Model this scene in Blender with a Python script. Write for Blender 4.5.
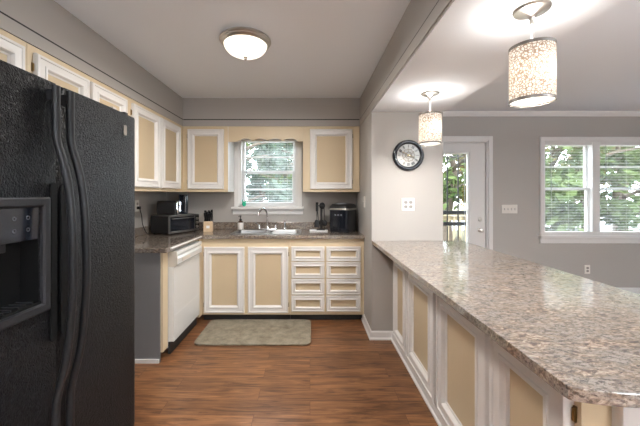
import bpy, bmesh, math, random
from mathutils import Vector, Matrix
PI = math.pi
R = math.radians
random.seed(7)
for o in list(bpy.data.objects):
    bpy.data.objects.remove(o)
S = bpy.context.scene
COL = S.collection

# ------------------------------------------------------------------ camera
cam = bpy.data.cameras.new('camera')
camo = bpy.data.objects.new('camera', cam)
COL.objects.link(camo)
camo.location = (0, 0, 1.34)
camo.rotation_euler = (PI / 2, 0, 0)
cam.sensor_width = 36.0
cam.lens = 18.0
cam.shift_x = 10 / 640
cam.shift_y = -18.5 / 640
cam.clip_start = 0.02
cam.clip_end = 300
S.camera = camo

# ------------------------------------------------------------------ exposure
S.view_settings.view_transform = 'Standard'
S.view_settings.look = 'None'
S.view_settings.gamma = 1
S.view_settings.use_curve_mapping = False
S.view_settings.exposure = 0.2
WORLD_STRENGTH = 14.0
PENDANT_W = 8.5
DOME_W = 26.0
FILL_REAR_W = 4.0  # added fill on the kitchen ceiling behind the camera
FILL_DINING_W = 14.0  # added fill on the dining ceiling, out of view
FILL_UP_W = 330.0  # added uplighters behind the camera, there for ceiling bounce
LAMP = (1, .965, .92)

# ------------------------------------------------------------------ sky
W = bpy.data.worlds.new('sky')
S.world = W
W.use_nodes = True
wn = W.node_tree
wn.nodes.clear()
wo = wn.nodes.new('ShaderNodeOutputWorld')
wb = wn.nodes.new('ShaderNodeBackground')
wt = wn.nodes.new('ShaderNodeTexCoord')
wz = wn.nodes.new('ShaderNodeTexNoise')
wz.inputs['Scale'].default_value = 3.0
wz.inputs['Detail'].default_value = 5
wr = wn.nodes.new('ShaderNodeValToRGB')
wr.color_ramp.elements[0].position = .35
wr.color_ramp.elements[0].color = (.74, .86, 1.0, 1)
wr.color_ramp.elements[1].position = .65
wr.color_ramp.elements[1].color = (.96, .98, 1.0, 1)
wn.links.new(wt.outputs['Generated'], wz.inputs['Vector'])
wn.links.new(wz.outputs['Fac'], wr.inputs['Fac'])
wn.links.new(wr.outputs['Color'], wb.inputs['Color'])
wb.inputs['Strength'].default_value = WORLD_STRENGTH
wn.links.new(wb.outputs[0], wo.inputs[0])

def portal(name, loc, rot, sx, sy):
    l = bpy.data.lights.new(name, 'AREA')
    l.shape = 'RECTANGLE'
    l.size = sx
    l.size_y = sy
    l.cycles.is_portal = True
    o = bpy.data.objects.new(name, l)
    o.location = loc
    o.rotation_euler = rot
    COL.objects.link(o)
    return o

# room constants (metres; the camera stands at x=0, y=0)
LW, RW, BW = -1.77, .57, 3.96           # kitchen left, right, back walls
PF, PR = 2.96, 1.23                     # pier front, pier right face
DW, DR, RY = 4.26, 5.3, -2.6            # dining wall, dining right wall, rear wall
CH = 2.44
BEAM = 2.105
portal('window_daylight', (-.52, BW + .14, 1.62), (-PI / 2, 0, 0), .74, .9)
portal('window_daylight', (3.85, DW + .14, 1.42), (-PI / 2, 0, 0), 1.5, 1.4)
portal('window_daylight', (1.9, DW + .14, 1.2), (-PI / 2, 0, 0), .5, 1.7)
portal('window_daylight', (3.1, RY - .14, 1.5), (PI / 2, 0, 0), 1.8, 1.2)  # portal of the added rear window

# ------------------------------------------------------------------ helpers
def link(o, parent=None):
    COL.objects.link(o)
    if parent:
        o.parent = parent
    return o

def obj(name, bm, m, parent=None, smooth=None, bevel=0, seg=2, solid=None):
    me = bpy.data.meshes.new(name)
    bmesh.ops.recalc_face_normals(bm, faces=bm.faces)
    bm.to_mesh(me)
    bm.free()
    if isinstance(m, (list, tuple)):
        for q in m:
            me.materials.append(q)
    else:
        me.materials.append(m)
    o = bpy.data.objects.new(name, me)
    if bevel:
        b = o.modifiers.new('bevel', 'BEVEL')
        b.width = bevel
        b.segments = seg
        b.limit_method = 'ANGLE'
        b.angle_limit = R(50)
    if smooth is not None:
        for p in me.polygons:
            p.use_smooth = True
        me.set_sharp_from_angle(angle=R(smooth))
    link(o, parent)
    return o

def tag(o, label=None, cat=None, group=None, kind=None):
    if label: o['label'] = label
    if cat: o['category'] = cat
    if group: o['group'] = group
    if kind: o['kind'] = kind
    return o

def thing(name, label, cat, loc=(0, 0, 0), rz=0, group=None):
    o = bpy.data.objects.new(name, None)
    o.empty_display_size = .05
    o.location = loc
    o.rotation_euler = (0, 0, rz)
    link(o)
    return tag(o, label, cat, group)

def struct(name, bm, m, parent=None, **k):
    o = obj(name, bm, m, parent, **k)
    if parent is None:
        o['kind'] = 'structure'
    return o

def dup(root, loc, rz=0, label=None):
    r = root.copy()
    COL.objects.link(r)
    r.location = loc
    r.rotation_euler = (0, 0, rz)
    if label: r['label'] = label
    for ch in list(root.children):
        c = ch.copy()
        COL.objects.link(c)
        c.parent = r
        for g in ch.children:
            d = g.copy()
            COL.objects.link(d)
            d.parent = c
    return r

def B():
    return bmesh.new()

def bx(bm, x0, x1, y0, y1, z0, z1, mi=0):
    v = [bm.verts.new((x, y, z)) for z in (z0, z1) for y in (y0, y1) for x in (x0, x1)]
    for f in ((0, 1, 3, 2), (4, 6, 7, 5), (0, 4, 5, 1), (2, 3, 7, 6), (0, 2, 6, 4), (1, 5, 7, 3)):
        bm.faces.new([v[i] for i in f]).material_index = mi
    return bm

def box(*a, mi=0):
    return bx(B(), *a, mi=mi)

def loft(bm, rings, cap0=True, cap1=True, closed=True, mi=0):
    vs = [[bm.verts.new(p) for p in r] for r in rings]
    n = len(vs[0])
    for a, b in zip(vs[:-1], vs[1:]):
        for i in range(n if closed else n - 1):
            j = (i + 1) % n
            bm.faces.new((a[i], a[j], b[j], b[i])).material_index = mi
    if cap0: bm.faces.new(vs[0]).material_index = mi
    if cap1: bm.faces.new(vs[-1]).material_index = mi
    return vs

def lathe(bm, prof, n=32, c=(0, 0, 0), cap0=True, cap1=True, mi=0):
    rings = [[(c[0] + r * math.cos(2 * PI * i / n), c[1] + r * math.sin(2 * PI * i / n), c[2] + z) for i in range(n)] for r, z in prof]
    return loft(bm, rings, cap0, cap1, mi=mi)

def tube(bm, pts, rad, n=10, mi=0, flat=1.0):
    pts = [Vector(p) for p in pts]
    rad = rad if isinstance(rad, (list, tuple)) else [rad] * len(pts)
    rings = []
    up = None
    for i, p in enumerate(pts):
        t = (pts[min(i + 1, len(pts) - 1)] - pts[max(i - 1, 0)]).normalized()
        if up is None:
            up = Vector((0, 0, 1)) if abs(t.z) < .9 else Vector((0, 1, 0))
        s = t.cross(up).normalized()
        up = s.cross(t).normalized()
        rings.append([tuple(p + (s * math.cos(2 * PI * k / n) + up * math.sin(2 * PI * k / n) * flat) * rad[i]) for k in range(n)])
    loft(bm, rings, mi=mi)
    return bm

def bez(pts, n=8):
    """catmull-rom through points"""
    P = [Vector(p) for p in pts]
    out = []
    for i in range(len(P) - 1):
        p0, p1, p2, p3 = P[max(i - 1, 0)], P[i], P[i + 1], P[min(i + 2, len(P) - 1)]
        for k in range(n):
            t = k / n
            out.append(.5 * ((2 * p1) + (-p0 + p2) * t + (2 * p0 - 5 * p1 + 4 * p2 - p3) * t * t + (-p0 + 3 * p1 - 3 * p2 + p3) * t ** 3))
    out.append(P[-1])
    return out

def rrect(x0, x1, y0, y1, r, z, n=5):
    out = []
    for cx, cy, a in ((x1 - r, y1 - r, 0), (x0 + r, y1 - r, 90), (x0 + r, y0 + r, 180), (x1 - r, y0 + r, 270)):
        for k in range(n + 1):
            t = R(a + 90 * k / n)
            out.append((cx + r * math.cos(t), cy + r * math.sin(t), z))
    return out

def plate_holes(bm, outer, holes, z, th):
    """horizontal slab with holes: top at z, thickness th"""
    es = []
    for loop in [outer] + holes:
        v = [bm.verts.new((p[0], p[1], z)) for p in loop]
        for i in range(len(v)):
            es.append(bm.edges.new((v[i], v[(i + 1) % len(v)])))
    r = bmesh.ops.triangle_fill(bm, use_beauty=True, edges=es)
    fs = [g for g in r['geom'] if isinstance(g, bmesh.types.BMFace)]
    ex = bmesh.ops.extrude_face_region(bm, geom=fs)
    vs = [g for g in ex['geom'] if isinstance(g, bmesh.types.BMVert)]
    bmesh.ops.translate(bm, vec=(0, 0, -th), verts=vs)
    return bm

def frame_ring(bm, w, h, prof, x0=0, z0=0, back=0.0, mi=0):
    """mitred frame in the XZ plane facing -Y; prof = (inset, y)"""
    rings = []
    for d, y in prof:
        rings.append([(x0 + d, y, z0 + d), (x0 + w - d, y, z0 + d), (x0 + w - d, y, z0 + h - d), (x0 + d, y, z0 + h - d)])
    vs = loft(bm, rings, False, False, mi=mi)
    a, b = vs[-1], vs[0]
    for i in range(4):
        j = (i + 1) % 4
        bm.faces.new((a[i], a[j], b[j], b[i])).material_index = mi
    return bm

# ------------------------------------------------------------------ materials
def mat(name, col, rough=.5, metal=0, bump=None, spec=None, coat=0, var=None, trans=0, emit=None, aniso=None):
    m = bpy.data.materials.new(name)
    m.use_nodes = True
    nt = m.node_tree
    p = nt.nodes['Principled BSDF']
    p.inputs['Base Color'].default_value = (*col, 1)
    p.inputs['Roughness'].default_value = rough
    p.inputs['Metallic'].default_value = metal
    if spec is not None: p.inputs['Specular IOR Level'].default_value = spec
    if coat:
        p.inputs['Coat Weight'].default_value = coat
        p.inputs['Coat Roughness'].default_value = .08
    if trans: p.inputs['Transmission Weight'].default_value = trans
    if emit:
        p.inputs['Emission Color'].default_value = (*emit[0], 1)
        p.inputs['Emission Strength'].default_value = emit[1]
    tc = nt.nodes.new('ShaderNodeTexCoord')
    if bump:
        sc, st, di = bump[:3]
        nz = nt.nodes.new('ShaderNodeTexNoise')
        nz.inputs['Scale'].default_value = sc
        nz.inputs['Detail'].default_value = 3
        bp = nt.nodes.new('ShaderNodeBump')
        bp.inputs['Strength'].default_value = st
        bp.inputs['Distance'].default_value = di
        nt.links.new(tc.outputs['Object'], nz.inputs['Vector'])
        nt.links.new(nz.outputs['Fac'], bp.inputs['Height'])
        nt.links.new(bp.outputs['Normal'], p.inputs['Normal'])
    if var:
        sc, amt = var
        nz = nt.nodes.new('ShaderNodeTexNoise')
        nz.inputs['Scale'].default_value = sc
        nz.inputs['Detail'].default_value = 4
        mx = nt.nodes.new('ShaderNodeMix')
        mx.data_type = 'RGBA'
        mx.inputs[6].default_value = (*[c * (1 - amt) for c in col], 1)
        mx.inputs[7].default_value = (*[min(1, c * (1 + amt)) for c in col], 1)
        nt.links.new(tc.outputs['Object'], nz.inputs['Vector'])
        nt.links.new(nz.outputs['Fac'], mx.inputs[0])
        nt.links.new(mx.outputs[2], p.inputs['Base Color'])
    return m

def ramp(nt, stops):
    r = nt.nodes.new('ShaderNodeValToRGB')
    e = r.color_ramp.elements
    while len(e) < len(stops): e.new(.5)
    for i, (pos, c) in enumerate(stops):
        e[i].position = pos
        e[i].color = (*c, 1)
    return r

M = {}
M['wall'] = mat('taupe wall paint', (.40, .372, .342), .6, bump=(90, .08, .002), var=(1.3, .03))
M['ceil'] = mat('white ceiling paint with cool light cast', (.82, .845, .88), .8, bump=(60, .15, .003))  # white paint; the cool cast of daylight is put into its colour
M['white'] = mat('white semi gloss paint', (.74, .72, .70), .35, bump=(30, .04, .002))
M['doorwhite'] = mat('worn white cabinet paint', (.75, .72, .69), .4, bump=(40, .08, .002), var=(6, .05))
M['cream'] = mat('cream cabinet paint', (.66, .53, .35), .42, bump=(40, .05, .002), var=(4, .05))
M['tan'] = mat('tan raised cabinet panel', (.56, .44, .285), .45, var=(5, .05))
def linen(m):
    nt = m.node_tree
    tc = nt.nodes.new('ShaderNodeTexCoord')
    w = nt.nodes.new('ShaderNodeTexWave')
    w.bands_direction = 'Z'
    w.inputs['Scale'].default_value = 60
    w.inputs['Distortion'].default_value = 1.5
    b = nt.nodes.new('ShaderNodeBump')
    b.inputs['Strength'].default_value = .25
    b.inputs['Distance'].default_value = .002
    nt.links.new(tc.outputs['Object'], w.inputs['Vector'])
    nt.links.new(w.outputs['Fac'], b.inputs['Height'])
    nt.links.new(b.outputs['Normal'], nt.nodes['Principled BSDF'].inputs['Normal'])
linen(M['tan'])
M['greypanel'] = mat('grey painted end panel', (.17, .165, .165), .5, var=(3, .06))
M['dark'] = mat('dark shadow gap', (.03, .027, .025), .7)
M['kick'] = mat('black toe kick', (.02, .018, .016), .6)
M['plastic_black'] = mat('black plastic', (.012, .012, .013), .35, spec=.3)
M['gloss_black'] = mat('gloss black plastic', (.010, .012, .018), .12)
M['chrome'] = mat('chrome', (.75, .75, .77), .12, 1)
M['nickel'] = mat('brushed nickel', (.62, .59, .55), .3, 1)
M['steel'] = mat('stainless steel', (.34, .34, .34), .32, 1)
M['brass'] = mat('aged brass', (.25, .17, .07), .4, 1)
M['dwwhite'] = mat('white dishwasher enamel', (.72, .72, .70), .22)
M['dwbeige'] = mat('ivory plastic', (.60, .55, .47), .35)
M['plate'] = mat('ivory switch plate', (.78, .74, .68), .35)
M['socket'] = mat('outlet socket face', (.27, .25, .23), .4)
M['slot'] = mat('outlet slot grey', (.28, .26, .24), .5)
M['wood'] = mat('pale wood block', (.62, .45, .28), .5, var=(30, .15))
M['paper'] = mat('white tray', (.80, .80, .80), .3)
M['green'] = mat('green plastic', (.02, .50, .28), .4)
M['iron'] = mat('black wrought iron', (.02, .02, .022), .5)
M['deck'] = mat('pale treated deck wood', (.30, .25, .16), .8, var=(8, .2))
M['rim'] = mat('silver shade rim', (.17, .155, .14), .4, .6)
M['soap'] = mat('soap label', (.75, .70, .66), .4)
M['soapdark'] = mat('dark soap', (.06, .03, .02), .2)
M['lidclear'] = mat('smoky grey lid', (.30, .31, .33), .15)
M['handle'] = mat('black textured handle', (.012, .012, .013), .36, spec=.25, bump=(350, .3, .0015))
M['gasket'] = mat('black gasket', (.006, .006, .006), .7, spec=.1)
M['dispframe'] = mat('dark silver bezel', (.022, .022, .024), .3, 0, spec=.2, bump=(250, .2, .001))
M['icon'] = mat('faint grey legend', (.055, .055, .06), .5)
M['bark'] = mat('tree bark', (.10, .075, .055), .9, bump=(20, .6, .03), var=(6, .3))
M['bulb'] = mat('lit bulb', (1, .9, .75), .4, emit=((1, .88, .70), 5))
M['blind'] = mat('white blind slat', (.60, .61, .62), .45)

def fridge_mat():
    m = mat('black leathery refrigerator enamel', (.005, .005, .006), .3, spec=.15)
    nt = m.node_tree
    p = nt.nodes['Principled BSDF']
    tc = nt.nodes.new('ShaderNodeTexCoord')
    v = nt.nodes.new('ShaderNodeTexNoise')
    v.inputs['Scale'].default_value = 110
    v.inputs['Detail'].default_value = 2
    v.inputs['Distortion'].default_value = 1.2
    b = nt.nodes.new('ShaderNodeBump')
    b.inputs['Strength'].default_value = 1.0
    b.inputs['Distance'].default_value = .012
    nt.links.new(tc.outputs['Object'], v.inputs['Vector'])
    nt.links.new(v.outputs['Fac'], b.inputs['Height'])
    nt.links.new(b.outputs['Normal'], p.inputs['Normal'])
    return m
M['fridge'] = fridge_mat()

def glass_mat(name, tint=(1, 1, 1), refl=.06, rough=.02):
    m = bpy.data.materials.new(name)
    m.use_nodes = True
    nt = m.node_tree
    nt.nodes.clear()
    o = nt.nodes.new('ShaderNodeOutputMaterial')
    mx = nt.nodes.new('ShaderNodeMixShader')
    t = nt.nodes.new('ShaderNodeBsdfTransparent')
    t.inputs[0].default_value = (*tint, 1)
    g = nt.nodes.new('ShaderNodeBsdfGlossy')
    g.inputs['Roughness'].default_value = rough
    mx.inputs[0].default_value = refl
    nt.links.new(t.outputs[0], mx.inputs[1])
    nt.links.new(g.outputs[0], mx.inputs[2])
    nt.links.new(mx.outputs[0], o.inputs[0])
    return m
M['glass'] = glass_mat('window glass', (.96, .98, .98), .05)
M['darkglass'] = glass_mat('smoky oven glass', (.35, .36, .38), .18, .05)

def laminate():
    m = mat('granite pattern laminate', (.4, .33, .28), .4, spec=.2, coat=1)
    m.node_tree.nodes['Principled BSDF'].inputs['Coat IOR'].default_value = 2.15
    m.node_tree.nodes['Principled BSDF'].inputs['Coat Roughness'].default_value = .1
    nt = m.node_tree
    p = nt.nodes['Principled BSDF']
    tc = nt.nodes.new('ShaderNodeTexCoord')
    mp = nt.nodes.new('ShaderNodeMapping')
    mp.inputs['Scale'].default_value = (2.5, 4.4, 4.4)
    mp.inputs['Rotation'].default_value = (0, 0, .15)
    a = nt.nodes.new('ShaderNodeTexNoise')
    a.inputs['Scale'].default_value = 17
    a.inputs['Detail'].default_value = 9
    a.inputs['Roughness'].default_value = .72
    a.inputs['Distortion'].default_value = .9
    r1 = ramp(nt, [(.34, (.02, .015, .013)), (.43, (.09, .062, .047)), (.50, (.18, .130, .092)), (.57, (.37, .29, .22)), (.68, (.54, .49, .43))])
    b = nt.nodes.new('ShaderNodeTexNoise')
    b.inputs['Scale'].default_value = 3
    b.inputs['Detail'].default_value = 6
    b.inputs['Roughness'].default_value = .6
    b.inputs['Distortion'].default_value = 1.5
    r2 = ramp(nt, [(.40, (.0, .0, .0)), (.62, (1, 1, 1))])
    mx = nt.nodes.new('ShaderNodeMix')
    mx.data_type = 'RGBA'
    c = nt.nodes.new('ShaderNodeTexNoise')
    c.inputs['Scale'].default_value = 30
    c.inputs['Detail'].default_value = 6
    c.inputs['Roughness'].default_value = .8
    r3 = ramp(nt, [(.38, (.025, .02, .018)), (.46, (.09, .072, .06)), (.54, (.34, .30, .265)), (.66, (.18, .15, .128))])
    nt.links.new(tc.outputs['Object'], mp.inputs['Vector'])
    for q in (a, b, c): nt.links.new(mp.outputs['Vector'], q.inputs['Vector'])
    nt.links.new(a.outputs['Fac'], r1.inputs[0])
    nt.links.new(b.outputs['Fac'], r2.inputs[0])
    nt.links.new(c.outputs['Fac'], r3.inputs[0])
    nt.links.new(r2.outputs[0], mx.inputs[0])
    nt.links.new(r1.outputs[0], mx.inputs[6])
    nt.links.new(r3.outputs[0], mx.inputs[7])
    nt.links.new(mx.outputs[2], p.inputs['Base Color'])
    bp = nt.nodes.new('ShaderNodeBump')
    bp.inputs['Strength'].default_value = .12
    bp.inputs['Distance'].default_value = .001
    nt.links.new(c.outputs['Fac'], bp.inputs['Height'])
    nt.links.new(bp.outputs['Normal'], p.inputs['Normal'])
    return m
M['laminate'] = laminate()

def floor_mat():
    m = mat('orange brown wood laminate', (.3, .13, .06), .33, spec=.45)
    nt = m.node_tree
    p = nt.nodes['Principled BSDF']
    tc = nt.nodes.new('ShaderNodeTexCoord')
    br = nt.nodes.new('ShaderNodeTexBrick')
    br.offset = .37
    br.inputs['Scale'].default_value = 1
    br.inputs['Brick Width'].default_value = .92
    br.inputs['Row Height'].default_value = .13
    br.inputs['Mortar Size'].default_value = .0016
    br.inputs['Mortar Smooth'].default_value = .3
    br.inputs['Bias'].default_value = 0
    br.inputs['Color1'].default_value = (0, 0, 0, 1)
    br.inputs['Color2'].default_value = (1, 1, 1, 1)
    br.inputs['Mortar'].default_value = (.5, .5, .5, 1)
    nt.links.new(tc.outputs['Object'], br.inputs['Vector'])
    # per-plank offset for the grain
    ad = nt.nodes.new('ShaderNodeVectorMath')
    ad.operation = 'MULTIPLY_ADD'
    sep = nt.nodes.new('ShaderNodeCombineXYZ')
    nt.links.new(br.outputs['Color'], sep.inputs[0])
    nt.links.new(br.outputs['Color'], sep.inputs[1])
    ad.inputs[1].default_value = (9, 7, 0)
    nt.links.new(sep.outputs[0], ad.inputs[0])
    nt.links.new(tc.outputs['Object'], ad.inputs[2])
    mp = nt.nodes.new('ShaderNodeMapping')
    mp.inputs['Scale'].default_value = (1.6, 17, 1)
    nt.links.new(ad.outputs[0], mp.inputs['Vector'])
    g = nt.nodes.new('ShaderNodeTexNoise')
    g.inputs['Scale'].default_value = 1.6
    g.inputs['Detail'].default_value = 7
    g.inputs['Roughness'].default_value = .62
    g.inputs['Distortion'].default_value = 1.6
    nt.links.new(mp.outputs[0], g.inputs['Vector'])
    r = ramp(nt, [(.30, (.055, .021, .009)), (.42, (.135, .057, .024)), (.55, (.235, .107, .046)), (.72, (.34, .17, .08))])
    nt.links.new(g.outputs['Fac'], r.inputs[0])
    tint = ramp(nt, [(0, (.78, .76, .74)), (1, (1.12, 1.1, 1.06))])
    nt.links.new(br.outputs['Color'], tint.inputs[0])
    mu = nt.nodes.new('ShaderNodeMix')
    mu.data_type = 'RGBA'
    mu.blend_type = 'MULTIPLY'
    mu.inputs[0].default_value = 1
    nt.links.new(r.outputs[0], mu.inputs[6])
    nt.links.new(tint.outputs[0], mu.inputs[7])
    sm = nt.nodes.new('ShaderNodeMix')
    sm.data_type = 'RGBA'
    nt.links.new(br.outputs['Fac'], sm.inputs[0])
    nt.links.new(mu.outputs[2], sm.inputs[6])
    sm.inputs[7].default_value = (.08, .03, .015, 1)
    nt.links.new(sm.outputs[2], p.inputs['Base Color'])
    bp = nt.nodes.new('ShaderNodeBump')
    bp.inputs['Strength'].default_value = .15
    bp.inputs['Distance'].default_value = .001
    nt.links.new(g.outputs['Fac'], bp.inputs['Height'])
    nt.links.new(bp.outputs['Normal'], p.inputs['Normal'])
    return m
M['floor'] = floor_mat()

def rug_mat():
    m = mat('sage grey plush', (.23, .21, .165), .95, spec=.1)
    nt = m.node_tree
    p = nt.nodes['Principled BSDF']
    tc = nt.nodes.new('ShaderNodeTexCoord')
    a = nt.nodes.new('ShaderNodeTexNoise')
    a.inputs['Scale'].default_value = 14
    a.inputs['Detail'].default_value = 6
    a.inputs['Roughness'].default_value = .7
    r = ramp(nt, [(.3, (.20, .170, .122)), (.7, (.38, .33, .25))])
    n = nt.nodes.new('ShaderNodeTexNoise')
    n.inputs['Scale'].default_value = 160
    b = nt.nodes.new('ShaderNodeBump')
    b.inputs['Strength'].default_value = .9
    b.inputs['Distance'].default_value = .01
    for q in (a, n): nt.links.new(tc.outputs['Object'], q.inputs['Vector'])
    nt.links.new(a.outputs['Fac'], r.inputs[0])
    nt.links.new(r.outputs[0], p.inputs['Base Color'])
    nt.links.new(n.outputs['Fac'], b.inputs['Height'])
    nt.links.new(b.outputs['Normal'], p.inputs['Normal'])
    return m
M['rug'] = rug_mat()

def shade_mat():
    """white lace-like shade: pierced pattern of white over translucent fabric"""
    m = bpy.data.materials.new('white lace pattern shade')
    m.use_nodes = True
    nt = m.node_tree
    nt.nodes.clear()
    o = nt.nodes.new('ShaderNodeOutputMaterial')
    tc = nt.nodes.new('ShaderNodeTexCoord')
    v = nt.nodes.new('ShaderNodeTexVoronoi')
    v.feature = 'DISTANCE_TO_EDGE'
    v.inputs['Scale'].default_value = 85
    r = ramp(nt, [(.05, (0, 0, 0)), (.16, (1, 1, 1))])
    nt.links.new(tc.outputs['Object'], v.inputs['Vector'])
    nt.links.new(v.outputs['Distance'], r.inputs[0])
    d = nt.nodes.new('ShaderNodeBsdfDiffuse')
    cm = nt.nodes.new('ShaderNodeMix')
    cm.data_type = 'RGBA'
    cm.inputs[6].default_value = (.36, .27, .20, 1)
    cm.inputs[7].default_value = (.95, .92, .88, 1)
    nt.links.new(r.outputs[0], cm.inputs[0])
    nt.links.new(cm.outputs[2], d.inputs[0])
    t = nt.nodes.new('ShaderNodeBsdfTranslucent')
    nt.links.new(cm.outputs[2], t.inputs[0])
    a = nt.nodes.new('ShaderNodeMixShader')
    a.inputs[0].default_value = .55
    nt.links.new(d.outputs[0], a.inputs[1])
    nt.links.new(t.outputs[0], a.inputs[2])
    nt.links.new(a.outputs[0], o.inputs[0])
    return m
M['shade'] = shade_mat()

def dome_mat():
    m = mat('frosted alabaster glass lit from inside', (.9, .85, .75), .3, emit=((1, .92, .78), 1.5), var=(9, .1))
    return m
M['dome'] = dome_mat()
M['diffuser'] = mat('lit white diffuser', (.9, .9, .88), .5, emit=((1, .95, .86), 1.3))

def leaf_mat(name, c1, c2):
    m = bpy.data.materials.new(name)
    m.use_nodes = True
    nt = m.node_tree
    nt.nodes.clear()
    o = nt.nodes.new('ShaderNodeOutputMaterial')
    tc = nt.nodes.new('ShaderNodeTexCoord')
    n = nt.nodes.new('ShaderNodeTexNoise')
    n.inputs['Scale'].default_value = 1.6
    n.inputs['Detail'].default_value = 5
    nt.links.new(tc.outputs['Object'], n.inputs['Vector'])
    r = ramp(nt, [(.35, c1), (.65, c2)])
    nt.links.new(n.outputs['Fac'], r.inputs[0])
    d = nt.nodes.new('ShaderNodeBsdfDiffuse')
    t = nt.nodes.new('ShaderNodeBsdfTranslucent')
    x = nt.nodes.new('ShaderNodeMixShader')
    x.inputs[0].default_value = .4
    nt.links.new(r.outputs[0], d.inputs[0])
    nt.links.new(r.outputs[0], t.inputs[0])
    nt.links.new(d.outputs[0], x.inputs[1])
    nt.links.new(t.outputs[0], x.inputs[2])
    nt.links.new(x.outputs[0], o.inputs[0])
    return m
M['leaf'] = leaf_mat('green leaves', (.034, .055, .018), (.14, .18, .07))
M['leafyellow'] = leaf_mat('yellowing leaves', (.07, .08, .026), (.32, .24, .10))
M['leafblue'] = leaf_mat('blue green leaves', (.045, .07, .052), (.15, .19, .155))
M['grass'] = mat('dry grass', (.10, .085, .04), .95, var=(.8, .3))
M['pale'] = mat('pale concrete drive', (.28, .285, .29), .8, var=(1, .08))

# ------------------------------------------------------------------ structure
def wall_with_holes(name, x0, x1, y0, y1, z0, z1, holes):
    """wall in the XZ plane, thickness y0..y1, rectangular holes (hx0,hx1,hz0,hz1)"""
    bm = B()
    xs = sorted({x0, x1, *[h[0] for h in holes], *[h[1] for h in holes]})
    for a, b in zip(xs[:-1], xs[1:]):
        cut = sorted([(h[2], h[3]) for h in holes if h[0] <= a + 1e-6 and h[1] >= b - 1e-6])
        z = z0
        for c0, c1 in cut:
            if c0 > z: bx(bm, a, b, y0, y1, z, c0)
            z = c1
        if z < z1: bx(bm, a, b, y0, y1, z, z1)
    return struct(name, bm, M['wall'])

KW = (-.875, -.16, 1.19, 2.05)              # kitchen window opening
W2 = (3.115, 4.60, .795, 2.045)             # dining window opening
D1 = (1.42, 2.37, 0.0, 2.05)                # door opening
RWN = (2.2, 4.0, .9, 2.1)                    # added rear window behind the camera, for fill daylight
struct('floor', box(LW - .15, DR + .15, RY - .15, DW + .15, -.12, 0), M['floor'])
struct('ceiling', box(LW - .15, DR + .15, RY - .15, DW + .15, CH, CH + .12), M['ceil'])
struct('wall_left', box(LW - .15, LW, RY, BW, 0, CH), M['wall'])
wall_with_holes('wall_back', LW - .15, RW, BW, BW + .15, 0, CH, [KW])
struct('wall_right', box(RW, PR, PF, DW, 0, CH), M['wall'])     # the pier between kitchen and dining area
wall_with_holes('wall_dining', PR, DR, DW, DW + .15, 0, CH, [D1, W2])
struct('wall_dining_right', box(DR, DR + .15, RY, DW + .15, 0, CH), M['wall'])
wall_with_holes('wall_rear', LW - .15, DR + .15, RY - .15, RY, 0, CH, [RWN])

def beam():
    bm = B()
    bx(bm, RW, PR, RY, PF - .001, BEAM, CH - .001)
    o = struct('trim_1', bm, [M['wall'], M['ceil']])
    for p in o.data.polygons:
        if p.normal.z < -.5: p.material_index = 1
    struct('trim_board', box(RW - .006, RW, RY + .01, BW - .32, 2.12, 2.188), M['wall'], o)
    struct('trim_gap', box(RW - .002, RW, RY + .01, BW - .32, 2.186, 2.199), M['dark'], o)
beam()
SX, SY = -1.45, 3.65
def soffits():
    o = struct('trim_2', box(LW, SX, RY + .01, BW - .001, 2.12, CH - .001), M['wall'])
    struct('trim_board', box(SX, SX + .006, RY + .01, SY, 2.12, 2.188), M['wall'], o)
    struct('trim_gap', box(SX, SX + .002, RY + .01, SY, 2.186, 2.199), M['dark'], o)
    o = struct('trim_3', box(SX + .001, RW - .001, SY, BW - .001, 2.12, CH - .001), M['wall'])
    struct('trim_board', box(SX + .006, RW - .006, SY - .006, SY, 2.12, 2.188), M['wall'], o)
    struct('trim_gap', box(SX + .006, RW - .006, SY - .002, SY, 2.186, 2.199), M['dark'], o)
soffits()

# crown and baseboards
bm = B()
loft(bm, [[(x, DW - .001, CH - .062), (x, DW - .012, CH - .062), (x, DW - .02, CH - .045), (x, DW - .045, CH - .02), (x, DW - .05, CH - .001), (x, DW - .001, CH - .001)] for x in (PR + .001, DR - .001)])
struct('trim_4', bm, M['white'])

def base_run(name, pts, h=.078):
    """baseboard along a polyline; board stands on the left of travel direction"""
    bm = B()
    P = [Vector((p[0], p[1], 0)) for p in pts]
    prof = [(0, 0), (.022, 0), (.022, .012), (.013, .022), (.012, h - .012), (.006, h), (0, h)]
    rings = []
    for i, p in enumerate(P):
        a = (P[i] - P[i - 1]).normalized() if i else None
        b = (P[i + 1] - P[i]).normalized() if i < len(P) - 1 else None
        na = Vector((-a.y, a.x, 0)) if a else None
        nb = Vector((-b.y, b.x, 0)) if b else None
        if na is None: n = nb
        elif nb is None: n = na
        else:
            n = (na + nb).normalized()
            n /= max(.3, n.dot(na))
        rings.append([tuple(p + n * d + Vector((0, 0, z + .001))) for d, z in prof])
    loft(bm, rings)
    return struct(name, bm, M['white'])
CX = .765       # peninsula cabinet face
base_run('baseboard_right', [(CX, .90), (CX, PF), (RW, PF), (RW, 3.44)])
base_run('baseboard_dining', [(D1[1] + .065, DW), (DR, DW)][::-1], .10)
struct('baseboard_left', box(LW + .001, -1.2, 2.535, 2.549, .001, .03), M['white'])

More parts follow.
